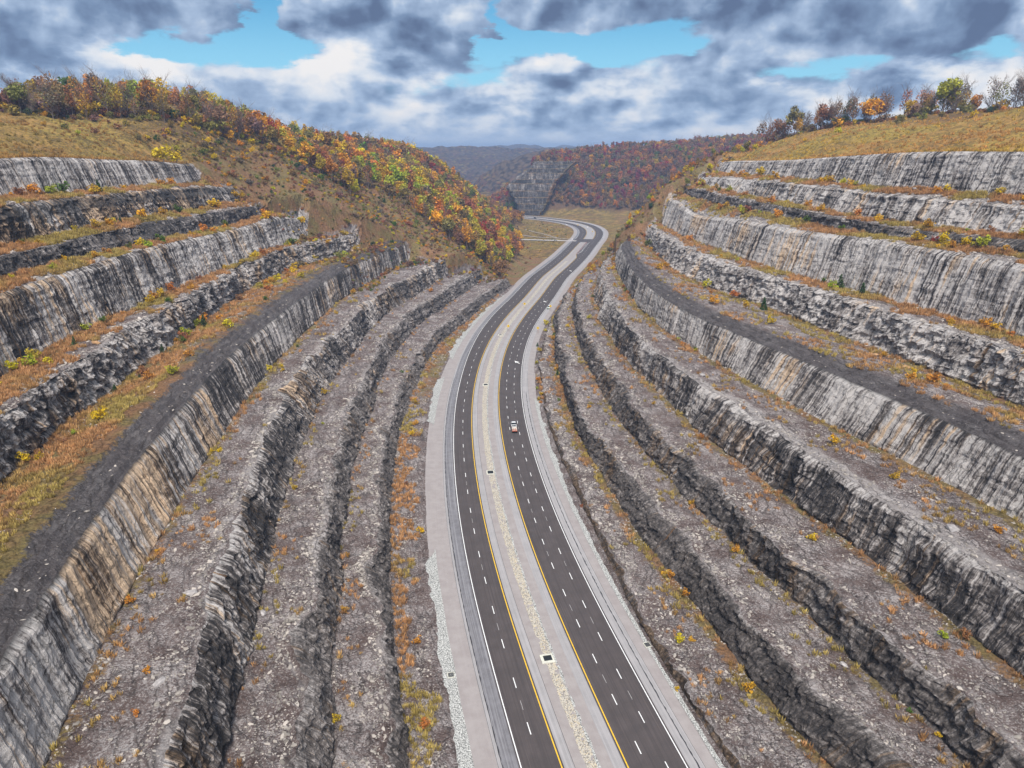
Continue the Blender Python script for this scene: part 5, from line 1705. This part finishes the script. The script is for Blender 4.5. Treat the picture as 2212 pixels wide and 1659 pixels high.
LB = {'bare0': 1.2, 'bare1': 1.2, 'bare2': 1, 'thin0': 1.6, 'thin1': 1.6, 'thin2': 1.6, 'broad0': .8}
band_trees([(-330, 300), (-240, 332), (-216, 372), (-190, 408), (-178, 428), (-160, 462), (-150, 492)], 96, 30, 'L',
           lambda f: LB if f < .45 else {'bare0': 1, 'bare1': 1, 'thin0': 1, 'thin1': 2, 'thin2': 2, 'broad0': .7, 'broad1': .7, 'tall0': .5},
           lambda f: {'grey brown': 4.5, 'brown': 3, 'olive': 2.5, 'orange': .8, 'rust': .6, 'golden': .8} if f < .45 else {'rust': 2, 'orange': 2, 'brown': 2, 'crimson': .7 * (f > .78), 'red': 1.0 * (f > .78), 'golden': 1.6, 'olive': 1.6, 'grey brown': 1.5},
           lambda f: 1.02 if f < .5 else 1.15, 'left skyline', 'trees along the left skyline')
band_trees([(178, 552), (189, 530), (199, 510), (223, 490), (245, 470), (274, 452), (306, 432), (345, 405), (400, 370)], 92, 26, 'R',
           lambda f: {'thin0': 1.6, 'thin1': 1.6, 'thin2': 1.2, 'bare0': .8, 'bare1': .8, 'broad1': .9, 'broad2': .6},
           lambda f: {'brown': 3, 'grey brown': 2, 'olive': 2.0, 'rust': 1.6, 'golden': 1.2 + f, 'orange': .8, 'dark green': .3},
           lambda f: 1.15 + .28 * f, 'right skyline', 'trees along the right skyline')
# the one full green tree that stands above the right skyline, and the leaning greenish one at its far end
plant_tree(262, 462, topR(262, 462), 'broad0', 'lime', 1.65, 'right skyline', 'trees along the right skyline')
plant_tree(196, 524, topR(196, 524), 'broad1', 'olive', 1.5, 'right skyline', 'trees along the right skyline')
plant_tree(-246, 352, topL(-246, 352), 'thin0', 'dark green', 1.35, 'left skyline', 'trees along the left skyline')


def hill_sites(x0, x1, y0, y1, n, ok, mind, sampler=None):
    pts = []
    cell = {}
    xs = rng.uniform(x0, x1, n)
    ys = rng.uniform(y0, y1, n)
    zs = nat(xs, ys)
    for x, y, z in zip(xs, ys, zs):
        k = (int(x // mind), int(y // mind))
        if any((k[0] + i, k[1] + j) in cell and (cell[(k[0] + i, k[1] + j)][0] - x) ** 2 + (cell[(k[0] + i, k[1] + j)][1] - y) ** 2 < mind * mind for i in (-1, 0, 1) for j in (-1, 0, 1)):
            continue
        if ok(x, y, z):
            cell[k] = (x, y)
            pts.append((x, y, z))
    return np.array(pts)


def okL(x, y, z):
    e = 568 + 22 * float(fbm(np.array([x / 24.]), np.array([y / 24.]), 61, 2)[0])
    if x < -110:
        e = 500
    return y > e and 2.5 < z and x < 16


def okF(x, y, z):
    if x < 38:
        return y > 1236 and z > 3 and x > -75 and x < float(np.interp(z, [0, 20, 41, 50, 62, 84], [12, 6, -11, -4, 14, 43])) - 2
    if z < 9.5:
        return False
    if y > 1150 - 0 and x < 118 and y < 1300 and (x < 45 + z * .70):
        return False
    return y > 1216 - max(0, x - 120) * .75 or x > 330


def okN(x, y, z):
    return x > 62 + (y - 600) * .12 + 22 and y > 590 and z > 7


PL = hill_sites(-330, 20, 495, 1110, 24000, okL, 6.6)
PN = hill_sites(70, 330, 590, 900, 5000, okN, 6.5)
PF = hill_sites(-75, 760, 900, 1420, 40000, okF, 6.0)
PB = hill_sites(-700, -250, 520, 1300, 2500, lambda x, y, z: z > 30, 12)


def mixL(x, y, z):
    # yellow-green near and low, oranges in the middle, russet far
    u = float(np.clip((y - 560) / 450, 0, 1))
    n = float(fbm(np.array([x / 45.]), np.array([y / 45.]), 91, 3)[0])
    if n > .12:
        return {'yellow': 3.0 - 2.3 * u, 'lime': 3.4 - 2.6 * u, 'golden': 1.6, 'olive': 2.2, 'green': .4, 'orange': .8, 'rust': .3 + u}
    if n > -.18:
        return {'orange': 1.5, 'rust': .8 + u, 'golden': 2.4 - u, 'brown': 1.4, 'olive': 2.4, 'red': .3, 'lime': 1.6 - 1.5 * u, 'yellow': 1.2 - .9 * u}
    return {'rust': 1.8, 'brown': 2.2, 'orange': 1.2, 'grey brown': .8, 'olive': 1.4, 'golden': 1.2 - u, 'red': .25, 'crimson': .1, 'green': .3}


def mixF(x, y, z):
    n = float(fbm(np.array([x / 50.]), np.array([y / 50.]), 95, 3)[0])
    if n > .1:
        return {'crimson': .9, 'red': .7, 'rust': 2.6, 'brown': 2.6, 'orange': .8, 'grey brown': 1}
    if n > -.2:
        return {'rust': 2.6, 'brown': 2.6, 'orange': 1.1, 'crimson': .3, 'olive': .8, 'golden': .4, 'grey brown': 1}
    return {'brown': 2, 'rust': 2, 'olive': 1, 'green': .5, 'golden': .5, 'dark green': .4}


ANYK = {'broad0': 3, 'broad1': 3, 'broad2': 3, 'broad3': 3, 'thin0': .9, 'thin1': .9, 'thin2': .9, 'tall0': 1.4, 'tall1': 1.4, 'bare0': .4, 'bare1': .3}
# the nearest of the left wood stand as trees of their own
order = np.argsort(PL[:, 1] + np.abs(PL[:, 0]) * .2)
vis = [i for i in order if PL[i, 0] > -150][:50]
for i in vis:
    x, y, z = PL[i]
    plant_tree(x, y, z, pick(ANYK), pick(mixL(x, y, z)), rng.uniform(.9, 1.35), 'near edge of the left wood', 'trees at the near edge of the left wood')
restL = np.delete(PL, vis, axis=0)


def gn_scatter(name, P, scale, rot, tint, var, sources):
    me = bpy.data.meshes.new(name)
    me.vertices.add(len(P))
    me.vertices.foreach_set('co', np.asarray(P, np.float32).ravel())
    a = me.attributes.new('sc', 'FLOAT_VECTOR', 'POINT')
    a.data.foreach_set('vector', np.asarray(scale, np.float32).ravel())
    a = me.attributes.new('ro', 'FLOAT_VECTOR', 'POINT')
    a.data.foreach_set('vector', np.asarray(rot, np.float32).ravel())
    a = me.attributes.new('vi', 'INT', 'POINT')
    a.data.foreach_set('value', np.asarray(var, np.int32))
    a = me.attributes.new('tint', 'FLOAT_COLOR', 'POINT')
    a.data.foreach_set('color', np.c_[tint, np.ones(len(P))].astype(np.float32).ravel())
    o = bpy.data.objects.new(name, me)
    C.objects.link(o)
    coll = bpy.data.collections.new(name + '_parts')
    for i, s_ in enumerate(sources):
        so = bpy.data.objects.new('%s_source_%02d' % (name, i), s_)
        coll.objects.link(so)
    g = bpy.data.node_groups.new(name, 'GeometryNodeTree')
    g.interface.new_socket('Geometry', in_out='INPUT', socket_type='NodeSocketGeometry')
    g.interface.new_socket('Geometry', in_out='OUTPUT', socket_type='NodeSocketGeometry')
    N = g.nodes
    gi, go = N.new('NodeGroupInput'), N.new('NodeGroupOutput')
    ci = N.new('GeometryNodeCollectionInfo')
    ci.inputs['Collection'].default_value = coll
    ci.inputs['Separate Children'].default_value = True
    ci.inputs['Reset Children'].default_value = True
    ip = N.new('GeometryNodeInstanceOnPoints')
    ip.inputs['Pick Instance'].default_value = True

    def na(nm, ty):
        x = N.new('GeometryNodeInputNamedAttribute')
        x.data_type = ty
        x.inputs['Name'].default_value = nm
        return [q for q in x.outputs if q.enabled and q.name == 'Attribute'][0]
    g.links.new(gi.outputs[0], ip.inputs['Points'])
    g.links.new(ci.outputs[0], ip.inputs['Instance'])
    g.links.new(na('vi', 'INT'), ip.inputs['Instance Index'])
    g.links.new(na('ro', 'FLOAT_VECTOR'), ip.inputs['Rotation'])
    g.links.new(na('sc', 'FLOAT_VECTOR'), ip.inputs['Scale'])
    g.links.new(ip.outputs[0], go.inputs[0])
    md = o.modifiers.new('scatter', 'NODES')
    md.node_group = g
    return tag(o, kind='stuff')


# joined crown + trunk meshes for the mass of the wood
def whole_tree(seed, kind):
    if kind == 'broad':
        v = crown_arr(seed, 420, 4.2, 4.6, 8.4, 1.25, 13)
        tv, tf = branch_arr(seed + 1, 10, .25, 0)
    elif kind == 'thin':
        v = crown_arr(seed, 230, 3.6, 5.2, 9.0, .95, 14, .5)
        tv, tf = branch_arr(seed + 1, 13, .22, 2, 6, .42)
    elif kind == 'tall':
        v = crown_arr(seed, 360, 2.6, 6.0, 9.6, 1.1, 14, .2)
        tv, tf = branch_arr(seed + 1, 14, .22, 0)
    else:
        v = crown_arr(seed, 420, 2.4, 5.6, 7.0, 1.0, cone=True)
        tv, tf = branch_arr(seed + 1, 12, .2, 0)
    tri = np.concatenate([tf[:, [0, 1, 2]], tf[:, [0, 2, 3]]]) + len(v)
    F = np.concatenate([np.arange(len(v)).reshape(-1, 3), tri])
    me = raw_mesh('wood_tree', np.concatenate([v, tv]), F)
    me.materials.append(M_LEAFI)
    me.materials.append(M_BARK)
    mi = np.zeros(len(F), np.int32)
    mi[len(v) // 3:] = 1
    me.polygons.foreach_set('material_index', mi)
    return me


WT = [whole_tree(300 + k * 7, 'broad') for k in range(5)] + [whole_tree(400 + k * 7, 'thin') for k in range(2)] + [whole_tree(500 + k * 7, 'tall') for k in range(2)] + [whole_tree(600, 'pine')]


def wood(name, P, mixf, smin, smax):
    n = len(P)
    s_ = rng.uniform(smin, smax, n)
    sc_ = np.stack([s_ * rng.uniform(.85, 1.2, n), s_ * rng.uniform(.85, 1.2, n), s_], -1)
    ro = np.stack([rng.uniform(-.06, .06, n), rng.uniform(-.06, .06, n), rng.uniform(0, 6.28, n)], -1)
    cn = [pick(mixf(*p)) for p in P]
    ti = np.array([jit(COLS[c], .2) for c in cn])
    va = np.array([9 if c == 'dark green' else int(rng.choice(9, p=[.155] * 5 + [.045, .045, .0675, .0675])) for c in cn])
    P = P.copy()
    P[:, 2] -= .4
    return gn_scatter(name, P, sc_, ro, ti, va, WT)


tag(wood('wood', restL, mixL, .95, 1.45), 'autumn wood covering the left hillside')
tag(wood('wood', PF, mixF, .85, 1.3), 'russet wood covering the far hillside beyond the bend')
tag(wood('wood', np.concatenate([PN]), lambda x, y, z: {'golden': 2, 'olive': 2, 'orange': 1.5, 'brown': 1.5, 'rust': 1, 'dark green': .5, 'lime': .5}, .5, .85), 'mixed wood behind the far end of the right cut')
tag(wood('wood', PB, mixL, .8, 1.1), 'wood on the high ground behind the left ridge')

# ------------------------------------------------------------------ shrubs
SHR = []
for k in range(4):
    SHR.append(tri_mesh('foliage', crown_arr(700 + k, 260, .95, .85, .85, .26, 9, .25)))
for k in range(2):
    SHR.append(tri_mesh('foliage', crown_arr(720 + k, 300, .62, 1.15, 1.15, .24, cone=True)))
STEM = raw_mesh('stem', *branch_arr(740, 1.3, .05, 1, 6, .6, .1))
for s_ in SHR:
    s_.materials.append(M_LEAF)
STEM.materials.append(M_BARK)


def shrub(x, y, z, cname, size, region, group, conifer=False):
    r = empty('young_conifer' if conifer else 'shrub', (float(x), float(y), float(z) - .08), float(rng.uniform(0, 6.28)))
    r.scale = (size * rng.uniform(.85, 1.2), size * rng.uniform(.85, 1.2), size * rng.uniform(.85, 1.1))
    col = jit(COLS[cname], .15)
    put_mesh('foliage', SHR[int(rng.integers(4, 6))] if conifer else SHR[int(rng.integers(0, 4))], r, col)
    put_mesh('stem', STEM, r, col)
    r['category'] = 'shrub'
    THINGS.append((r, cname, 'young conifer' if conifer else ('large shrub' if size > 1.9 else 'shrub'), region, group))


BNAME = {'L': {'0': 'the verge below the lowest left face', 'I': 'the lowest left bench', 'H': 'the second left bench', 'G': 'the third left bench', 'F': 'the fourth left bench', 'E': 'the fifth left bench',
               'D': 'the sixth left bench', 'C': 'the seventh left bench', 'B': 'the top left bench'},
         'R': {'0': 'the verge below the lowest right ledge', 'J': 'the lowest right bench', 'I': 'the second right bench', 'H': 'the third right bench', 'G': 'the fourth right bench', 'F': 'the fifth right bench',
               'E': 'the sixth right bench', 'D': 'the seventh right bench', 'C': 'the eighth right bench', 'B': 'the top right bench'}}
PLAN = {'L': {'0': 10, 'I': 4, 'H': 4, 'G': 13, 'F': 40, 'E': 26, 'D': 18, 'C': 18, 'B': 14},
        'R': {'0': 12, 'J': 15, 'I': 10, 'H': 9, 'G': 16, 'F': 20, 'E': 14, 'D': 18, 'C': 24, 'B': 22}}
YMAX = {'L': {'0': 480, 'I': 540, 'H': 540, 'G': 500, 'F': 490, 'E': 460, 'D': 420, 'C': 400, 'B': 390}, 'R': {}}


def cam_x(x, y, z):
    d = y * math.cos(PITCH) - (z - CAMH) * math.sin(PITCH)
    return x / max(d, 1e-3) * 1535 + 1106


for side in 'LR':
    for k, n in PLAN[side].items():
        X, Y, Z, cov, dist, D2 = benches[(side, k)]
        ym = YMAX[side].get(k, 520)
        cnt, tries = 0, 0
        while cnt < n and tries < 600:
            tries += 1
            c = int(rng.integers(0, NS))
            if ST[c] < 78 or ST[c] > ym:
                continue
            # grow mostly in the shelter of the next face
            u = 1 - rng.random() ** 2.2 * .75
            if k == '0':
                u = rng.uniform(.15, .9)
            r_ = int(np.clip(round(u * (X.shape[0] - 1)) - (1 if u > .9 else 0), 1, X.shape[0] - 2))
            if cov[r_, c] > .2:
                continue
            x, y, z = X[r_, c], Y[r_, c], Z[r_, c]
            cx = cam_x(x, y, z)
            if cx < -20 or cx > 2235:
                continue
            con = rng.random() < (.07 if k in 'EDCBF' else .02)
            cn = 'dark green' if con else pick({'yellow': 2.2, 'golden': 2.6, 'orange': 1.4, 'lime': 1.1, 'green': .7, 'rust': .6, 'red': .12})
            sz_ = rng.uniform(.7, 1.7) * (1.15 if k in 'FEDCB' else .8) * (1 + (y - 80) / 700)
            shrub(x, y, z, cn, float(sz_), BNAME[side][k], 'shrubs on ' + BNAME[side][k], con)
            cnt += 1
# shrubs on the meadows above the cut
for _ in range(200):
    x, y = rng.uniform(-235, -60), rng.uniform(330, 570)
    ridge_x = float(np.interp(y, [300, 330, 372, 410, 428, 462, 492, 700], [-260, -238, -216, -188, -176, -160, -149, -149]))
    zz = zat(x, y)
    crest = float(np.interp(y, ST, benches[('L', 'top')][0][0])) if y < 400 else 1e9
    if x < ridge_x or x > crest - 4:
        continue
    if y > 400 and (x > -100 - (zz - 60) * 0.2 or zz < 12) and rng.random() < .35:
        continue
    if not far_enough(x, y, 3.5):
        continue
    gx_ = benches[('L', 'top')]
    z = topL(x, y) if y < 520 else zz
    if y > 400 and z < zz - 1.0:
        continue
    if x > -115 and y < 545:
        continue
    cn = pick({'yellow': 3, 'golden': 1.5, 'lime': 1, 'olive': 2, 'brown': 1.2, 'dark green': .5, 'rust': .6})
    shrub(x, y, z, cn, float(rng.uniform(1.1, 2.4)), 'the left meadow slope', 'shrubs on the left meadow slope')
shrub(-163, 348, topL(-163, 348), 'yellow', 5.2, 'the left meadow slope', 'shrubs on the left meadow slope')
shrub(-158, 351, topL(-158, 351), 'yellow', 3.2, 'the left meadow slope', 'shrubs on the left meadow slope')
for (x, y, cn, s_) in ((232, 452, 'olive', 3.0), (243, 448, 'olive', 3.2), (262, 440, 'olive', 3.4), (268, 446, 'olive', 3.0), (247, 436, 'olive', 2.6), (226, 444, 'olive', 2.4),
                       (196, 452, 'yellow', 2.4), (183, 470, 'yellow', 1.6), (172, 530, 'yellow', 3.0), (176, 512, 'golden', 1.8), (240, 395, 'yellow', 2.2), (252, 372, 'yellow', 2.0), (168, 545, 'lime', 2.6)):
    shrub(x, y, topR(x, y), cn, s_, 'the right meadow', 'shrubs on the right meadow')
# thicket that closes the far end of the right cut
for _ in range(90):
    x, y = rng.uniform(48, 155), rng.uniform(506, 640)
    if x < 48 + (y - 500) * .2 or y < 502 + (x > 60) * 8 + abs(x - 85) * .16:
        continue
    zz = surf(x, y)
    if zz is None or zz < 4 or not far_enough(x, y, 3.4):
        continue
    plant_tree(x, y, zz, pick({'broad0': 1, 'broad1': 1, 'thin0': 1.2, 'pine0': .3, 'tall0': .5}), pick({'golden': 2, 'orange': 1.4, 'olive': 1.4, 'lime': .8, 'rust': 1, 'yellow': .7}), float(rng.uniform(.25, .6)),
               'far end of the right cut', 'trees at the far end of the right cut')

# ------------------------------------------------------------------ loose stone, boulders, dry grass
def rock_arr(seed, flat=.5):
    r = np.random.default_rng(seed)
    bm = bmesh.new()
    bmesh.ops.create_icosphere(bm, subdivisions=1, radius=.5)
    for v in bm.verts:
        v.co *= r.uniform(.7, 1.25)
        v.co.z *= flat
        v.co.x *= 1.25
    bmesh.ops.convex_hull(bm, input=bm.verts[:])
    me = bpy.data.meshes.new('stone')
    bm.to_mesh(me)
    bm.free()
    return me


RK = [rock_arr(800 + k, f_) for k, f_ in enumerate((.35, .5, .3, .7))]
for me in RK:
    me.materials.append(M_STONE_I)
TUFT = []
for k in range(3):
    r = np.random.default_rng(900 + k)
    n = 26
    a = r.uniform(0, 6.28, n)
    b0 = np.stack([np.cos(a), np.sin(a), 0 * a], -1) * r.uniform(.02, .45, n)[:, None]
    tip = b0 * 1.7 + np.stack([r.normal(size=n) * .1, r.normal(size=n) * .1, r.uniform(.35, .85, n)], -1)
    sd2 = np.stack([-np.sin(a), np.cos(a), 0 * a], -1) * .09
    v = np.stack([b0 - sd2, b0 + sd2, tip], 1).reshape(-1, 3)
    me = tri_mesh('tuft', v)
    me.materials.append(M_LEAFI)
    TUFT.append(me)

rp, rs_, rt = [], [], []
gp_, gs_, gt = [], [], []
for (side, k), (X, Y, Z, cov, dist, D2) in benches.items():
    if k == 'top':
        continue
    nr = X.shape[0]
    n = 15000
    r_, c = rng.integers(1, nr - 1, n), rng.integers(0, NS, n)
    fr = rng.random(n)
    y = Y[r_, c]
    x = X[r_, c] + (X[np.minimum(r_ + 1, nr - 1), c] - X[r_, c]) * fr
    z = Z[r_, c] + (Z[np.minimum(r_ + 1, nr - 1), c] - Z[r_, c]) * fr
    clump = fbm(x / 5, y / 5, 77, 2) + .55 * ss(dist[r_, c], 4.5, 1) + .1 * ss(D2[r_, c], 3, .5)
    prox = np.clip(150 / y, 0, 1)
    ok = (cov[r_, c] < .1) & (y > 60) & (clump > .12) & (rng.random(n) < prox * .75 + .12)
    if k == '0':
        ok &= dist[r_, c] > 3.2
    if k == 'F':
        ok &= (dist[r_, c] > 9.0) | (rng.random(n) < .12)
    s_ = (.10 + .48 * rng.random(n) ** 5 + y / 1100) * (1 + .5 * ss(dist[r_, c], 4, 1))
    rp.append(np.stack([x, y, z], -1)[ok])
    rs_.append(s_[ok])
    up_ = .6 if k in 'FEDCB' else .0
    g_ = (rng.uniform(.14, .38, n) + .08 * up_)[ok]
    rt.append(np.stack([g_ * 1.0, g_ * .93, g_ * .92], -1))
    bv = BENCH_VEG[side][k]
    n = int(9000 * bv * 1.6)
    r_, c = rng.integers(1, nr - 1, n), rng.integers(0, NS, n)
    y = Y[r_, c] + rng.uniform(-.5, .5, n)
    x, z = X[r_, c] + rng.uniform(-.4, .4, n), Z[r_, c]
    toe = ss(D2[r_, c], 5, .6)
    cl = fbm(x / 7, y / 7, 55, 3) + (.5 * ss(y, 220, 170) * ss(dist[r_, c], 4, 8) if (side == 'L' and k in 'EF') else 0) + .75 * toe + (bv - .5) * 1.0 + .2 * ss(dist[r_, c], 2, 6)
    ok = (cov[r_, c] < .6) & (y > 60) & (cl > .22) & (rng.random(n) < np.clip(260 / y, 0, 1) * (.35 if k in 'GHIJ' else 1.0))
    if k == '0':
        ok &= dist[r_, c] > 3.0
    if k == 'F':
        ok &= dist[r_, c] > (9.0 if side == 'L' else 5.5)
    gp_.append(np.stack([x, y, z - .05], -1)[ok])
    gs_.append(rng.uniform(.5, 1.25, n)[ok] * (1 + y[ok] / 600))
    mixv = ss(fbm(x / 16, y / 16, 66, 2), -.1, .25)[ok][:, None]
    gt.append(np.array([[.40, .235, .12]]) * (1 - mixv) + np.array([[.35, .28, .10]]) * mixv)
rp, rs_, rt = np.concatenate(rp), np.concatenate(rs_), np.concatenate(rt)
n = len(rp)
o = gn_scatter('rubble', rp, np.stack([rs_ * rng.uniform(.8, 1.5, n), rs_, rs_ * rng.uniform(.6, 1.2, n)], -1), np.stack([rng.uniform(-.5, .5, n), rng.uniform(-.5, .5, n), rng.uniform(0, 6.28, n)], -1), rt, rng.integers(0, 4, n), RK)
tag(o, 'broken shale and stone lying on the benches')
gp_, gs_, gt = np.concatenate(gp_), np.concatenate(gs_), np.concatenate(gt)
n = len(gp_)
gt = gt * rng.uniform(.7, 1.35, n)[:, None]
o = gn_scatter('dry_grass', gp_, np.stack([gs_, gs_, gs_], -1), np.stack([0 * gs_, 0 * gs_, rng.uniform(0, 6.28, n)], -1), gt, rng.integers(0, 3, n), TUFT)
tag(o, 'dry orange and olive grass along the benches')
# meadow grass and low scrub above the cuts
mp, mt, ms = [], [], []
for side, f_, (xa_, xb_, ya_, yb_) in (('L', topL, (-260, -60, 240, 580)), ('R', topR, (150, 360, 230, 560))):
    X, Y, Z = benches[(side, 'top')][:3]
    n = 16000
    r_ = rng.integers(1, 40, n)
    c = rng.integers(0, NS, n)
    x, y, z = X[r_, c], Y[r_, c], Z[r_, c]
    fr = rng.random(n)
    x = x + (X[r_ + 1, c] - x) * fr
    z = z + (Z[r_ + 1, c] - z) * fr
    ok = (x > xa_) & (x < xb_) & (y > ya_) & (y < yb_)
    x, y, z = x[ok], y[ok], z[ok]
    mp.append(np.stack([x, y, z - .05], -1))
    m_ = ss(fbm(x / 22, y / 22, 12, 3), -.1, .3)[:, None]
    a_ = np.array([[.46, .27, .10]]) if side == 'R' else np.array([[.33, .20, .075]])
    b_2 = np.array([[.46, .33, .08]]) if side == 'R' else np.array([[.26, .20, .07]])
    mt.append(a_ * (1 - m_) + b_2 * m_)
    ms.append(rng.uniform(.8, 2.0, len(x)))
mp, mt, ms = np.concatenate(mp), np.concatenate(mt), np.concatenate(ms)
n = len(mp)
mt = mt * rng.uniform(.65, 1.3, n)[:, None]
o = gn_scatter('meadow_grass', mp, np.stack([ms, ms, ms], -1), np.stack([0 * ms, 0 * ms, rng.uniform(0, 6.28, n)], -1), mt, rng.integers(0, 3, n), TUFT)
tag(o, 'tall dry grass on the meadows above the cuts')
# low scrub and saplings in front of and between the trees of the left slope
def okS(x, y, z):
    if not (1.5 < z < 112):
        return False
    if x > -78:
        return y > 466 + (x + 78) * 1.15 and y < 612
    return y > 380 and y < 600 and x > float(np.interp(y, [390, 410, 428, 462, 492, 700], [-200, -188, -176, -160, -149, -149]))


SC = hill_sites(-190, 5, 390, 612, 9000, okS, 1.9)
SR = hill_sites(44, 185, 500, 660, 4200, lambda x, y, z: y > 500 + (x > 52) * 6 + abs(x - 85) * .16 and x > 40 + (y - 500) * .22 and 2 < z < 100, 2.6)
SC = np.concatenate([SC, SR])
for i_ in range(len(SC)):
    q_ = surf(SC[i_, 0], SC[i_, 1])
    if q_ is not None:
        SC[i_, 2] = q_
PV = hill_sites(-30, 85, 600, 1100, 1500, lambda x, y, z: z < 3 and -40 < x and road_dist(np.array([x]), np.array([y]))[0] > 27, 4)
SP = np.concatenate([SC, PV])


def row_scrub(line, n, depth, f_, sgn):
    line = np.array(line, float)
    d = np.r_[0, np.cumsum(np.hypot(*np.diff(line, axis=0).T))]
    q = rng.uniform(0, d[-1], n)
    x = np.interp(q, d, line[:, 0]) + sgn * rng.uniform(-2, depth, n) * .8
    y = np.interp(q, d, line[:, 1]) + rng.uniform(-2, depth, n) * .6
    return np.array([(a, b, f_(a, b)) for a, b in zip(x, y)])


EL_ = row_scrub([(-330, 300), (-240, 332), (-216, 372), (-190, 408), (-178, 428), (-160, 462), (-150, 492)], 620, 22, topL, -1)
ER_ = row_scrub([(178, 552), (189, 530), (199, 510), (223, 490), (245, 470), (274, 452), (306, 432), (345, 405), (400, 370)], 620, 20, topR, 1)
NSP = len(SP)
SP = np.concatenate([SP, EL_, ER_])
n = len(SP)
SI = []
for k in range(3):
    me = tri_mesh('scrub', crown_arr(760 + k, 170, 1.0, .8, .7, .30, 9, .2))
    me.materials.append(M_LEAFI)
    SI.append(me)
sz_ = rng.uniform(.4, 1.5, n) * (1 + 1.2 * (rng.random(n) < .12))
sz_[len(SC):NSP] *= .5
sz_[NSP:] *= 1.9
cn = [pick({'brown': 3, 'olive': 3, 'rust': 1.6, 'golden': 1.6, 'yellow': 1.2, 'green': .6, 'grey brown': 2, 'dark green': .3}) for _ in range(n)]
o = gn_scatter('scrub', SP, np.stack([sz_, sz_, sz_], -1), np.stack([0 * sz_, 0 * sz_, rng.uniform(0, 6.28, n)], -1), np.array([jit(COLS[c_]) for c_ in cn]), rng.integers(0, 3, n), SI)
tag(o, 'low brown and olive scrub below the left wood')

# single boulders worth telling apart
M_BOUL = simple_mat('grey_boulder', (.36, .335, .33), .9, var=.35, scale=1.5)
M_BOULO = simple_mat('rusty_boulder', (.42, .25, .13), .9, var=.4, scale=1.2)
bl = [('R', 'F', 215, .80, 2.6, 1, 'rust-stained boulder on the fifth right bench, first of a pair below the face'), ('R', 'F', 203, .82, 2.8, 1, 'rust-stained boulder on the fifth right bench, second of a pair below the face'),
      ('R', 'G', 128, .25, 3.0, 0, 'big pale slab near the outer edge of the fourth right bench, nearest of its kind'), ('R', 'G', 232, .3, 2.6, 0, 'flat pale slab on the fourth right bench above the streaked face'),
      ('L', 'G', 108, .2, 2.2, 0, 'big pale boulder at the outer edge of the third left bench'), ('L', 'G', 86, .3, 1.8, 0, 'grey block at the near end of the third left bench'),
      ('L', 'E', 205, .3, 2.4, 0, 'white boulder on the broken edge of the fifth left bench'), ('L', 'E', 190, .25, 2.2, 1, 'tan boulder on the broken edge of the fifth left bench'),
      ('R', 'I', 112, .85, 1.6, 0, 'pale block lying on the second right bench, nearest the camera'), ('R', 'E', 260, .85, 2.2, 0, 'pale block at the foot of the great streaked face on the right'),
      ('L', 'H', 118, .9, 1.5, 0, 'slab fallen at the foot of the third left face'), ('R', 'B', 285, .8, 2.2, 0, 'pale boulder on the top right bench')]
for side, k, yy, u, size, rust, lab in bl:
    X, Y, Z = benches[(side, k)][:3]
    c = int(np.searchsorted(ST, yy))
    r_ = int(u * (X.shape[0] - 1))
    me = rock_arr(1000 + int(yy), .55)
    o = link('boulder', me, M_BOULO if rust else M_BOUL)
    o.location = (float(X[r_, c]), float(Y[r_, c]), float(Z[r_, c]) + size * .12)
    o.scale = (size, size * .8, size * .9)
    o.rotation_euler = (float(rng.uniform(-.2, .2)), float(rng.uniform(-.2, .2)), float(rng.uniform(0, 6.28)))
    tag(o, lab, 'boulder', 'single boulders on the benches')

# ------------------------------------------------------------------ labels for trees and shrubs
from collections import defaultdict
grp = defaultdict(list)
for r, cname, what, region, group in THINGS:
    r['group'] = group
    grp[(cname, what, region)].append(r)
ORD = ['leftmost', 'second from the left', 'third from the left', 'fourth from the left', 'fifth from the left', 'sixth from the left', 'seventh from the left', 'eighth from the left', 'ninth from the left',
       'tenth from the left', 'eleventh from the left', 'twelfth from the left', 'thirteenth from the left', 'fourteenth from the left', 'fifteenth from the left']
PREP = {'left skyline': 'on the left skyline', 'right skyline': 'on the right skyline', 'near edge of the left wood': 'at the near edge of the left wood', 'far end of the right cut': 'at the far end of the right cut'}
for (cname, what, region), lst in grp.items():
    lst.sort(key=lambda r: cam_x(*r.location))
    pl = PREP.get(region, 'on ' + region)
    for i, r in enumerate(lst):
        if len(lst) == 1:
            r['label'] = 'the only %s %s %s' % (cname, what, pl)
        else:
            tail = ORD[i] if i < len(ORD) else ('%dth from the left' % (i + 1)).replace('21th', '21st').replace('22th', '22nd').replace('23th', '23rd')
            if i == len(lst) - 1:
                tail = 'rightmost'
            r['label'] = '%s %s %s, %s' % (cname, what, pl, tail)

# ------------------------------------------------------------------ air
bm = bmesh.new()
box_bm(bm, -11900, 11900, -5900, 9400, -9.2, 168)
hz = bpy.data.materials.new('haze')
hz.use_nodes = True
t_ = NT(hz.node_tree)
pv = t_.n('ShaderNodeVolumePrincipled')
pv.inputs['Color'].default_value = (.45, .65, 1.0, 1)
pv.inputs['Density'].default_value = 0.0002
pv.inputs['Anisotropy'].default_value = 0.2
t_.l(pv.outputs[0], t_.n('ShaderNodeOutputMaterial').inputs['Volume'])
HAZE = obj_bm('haze', bm, hz)
tag(HAZE, kind='stuff')
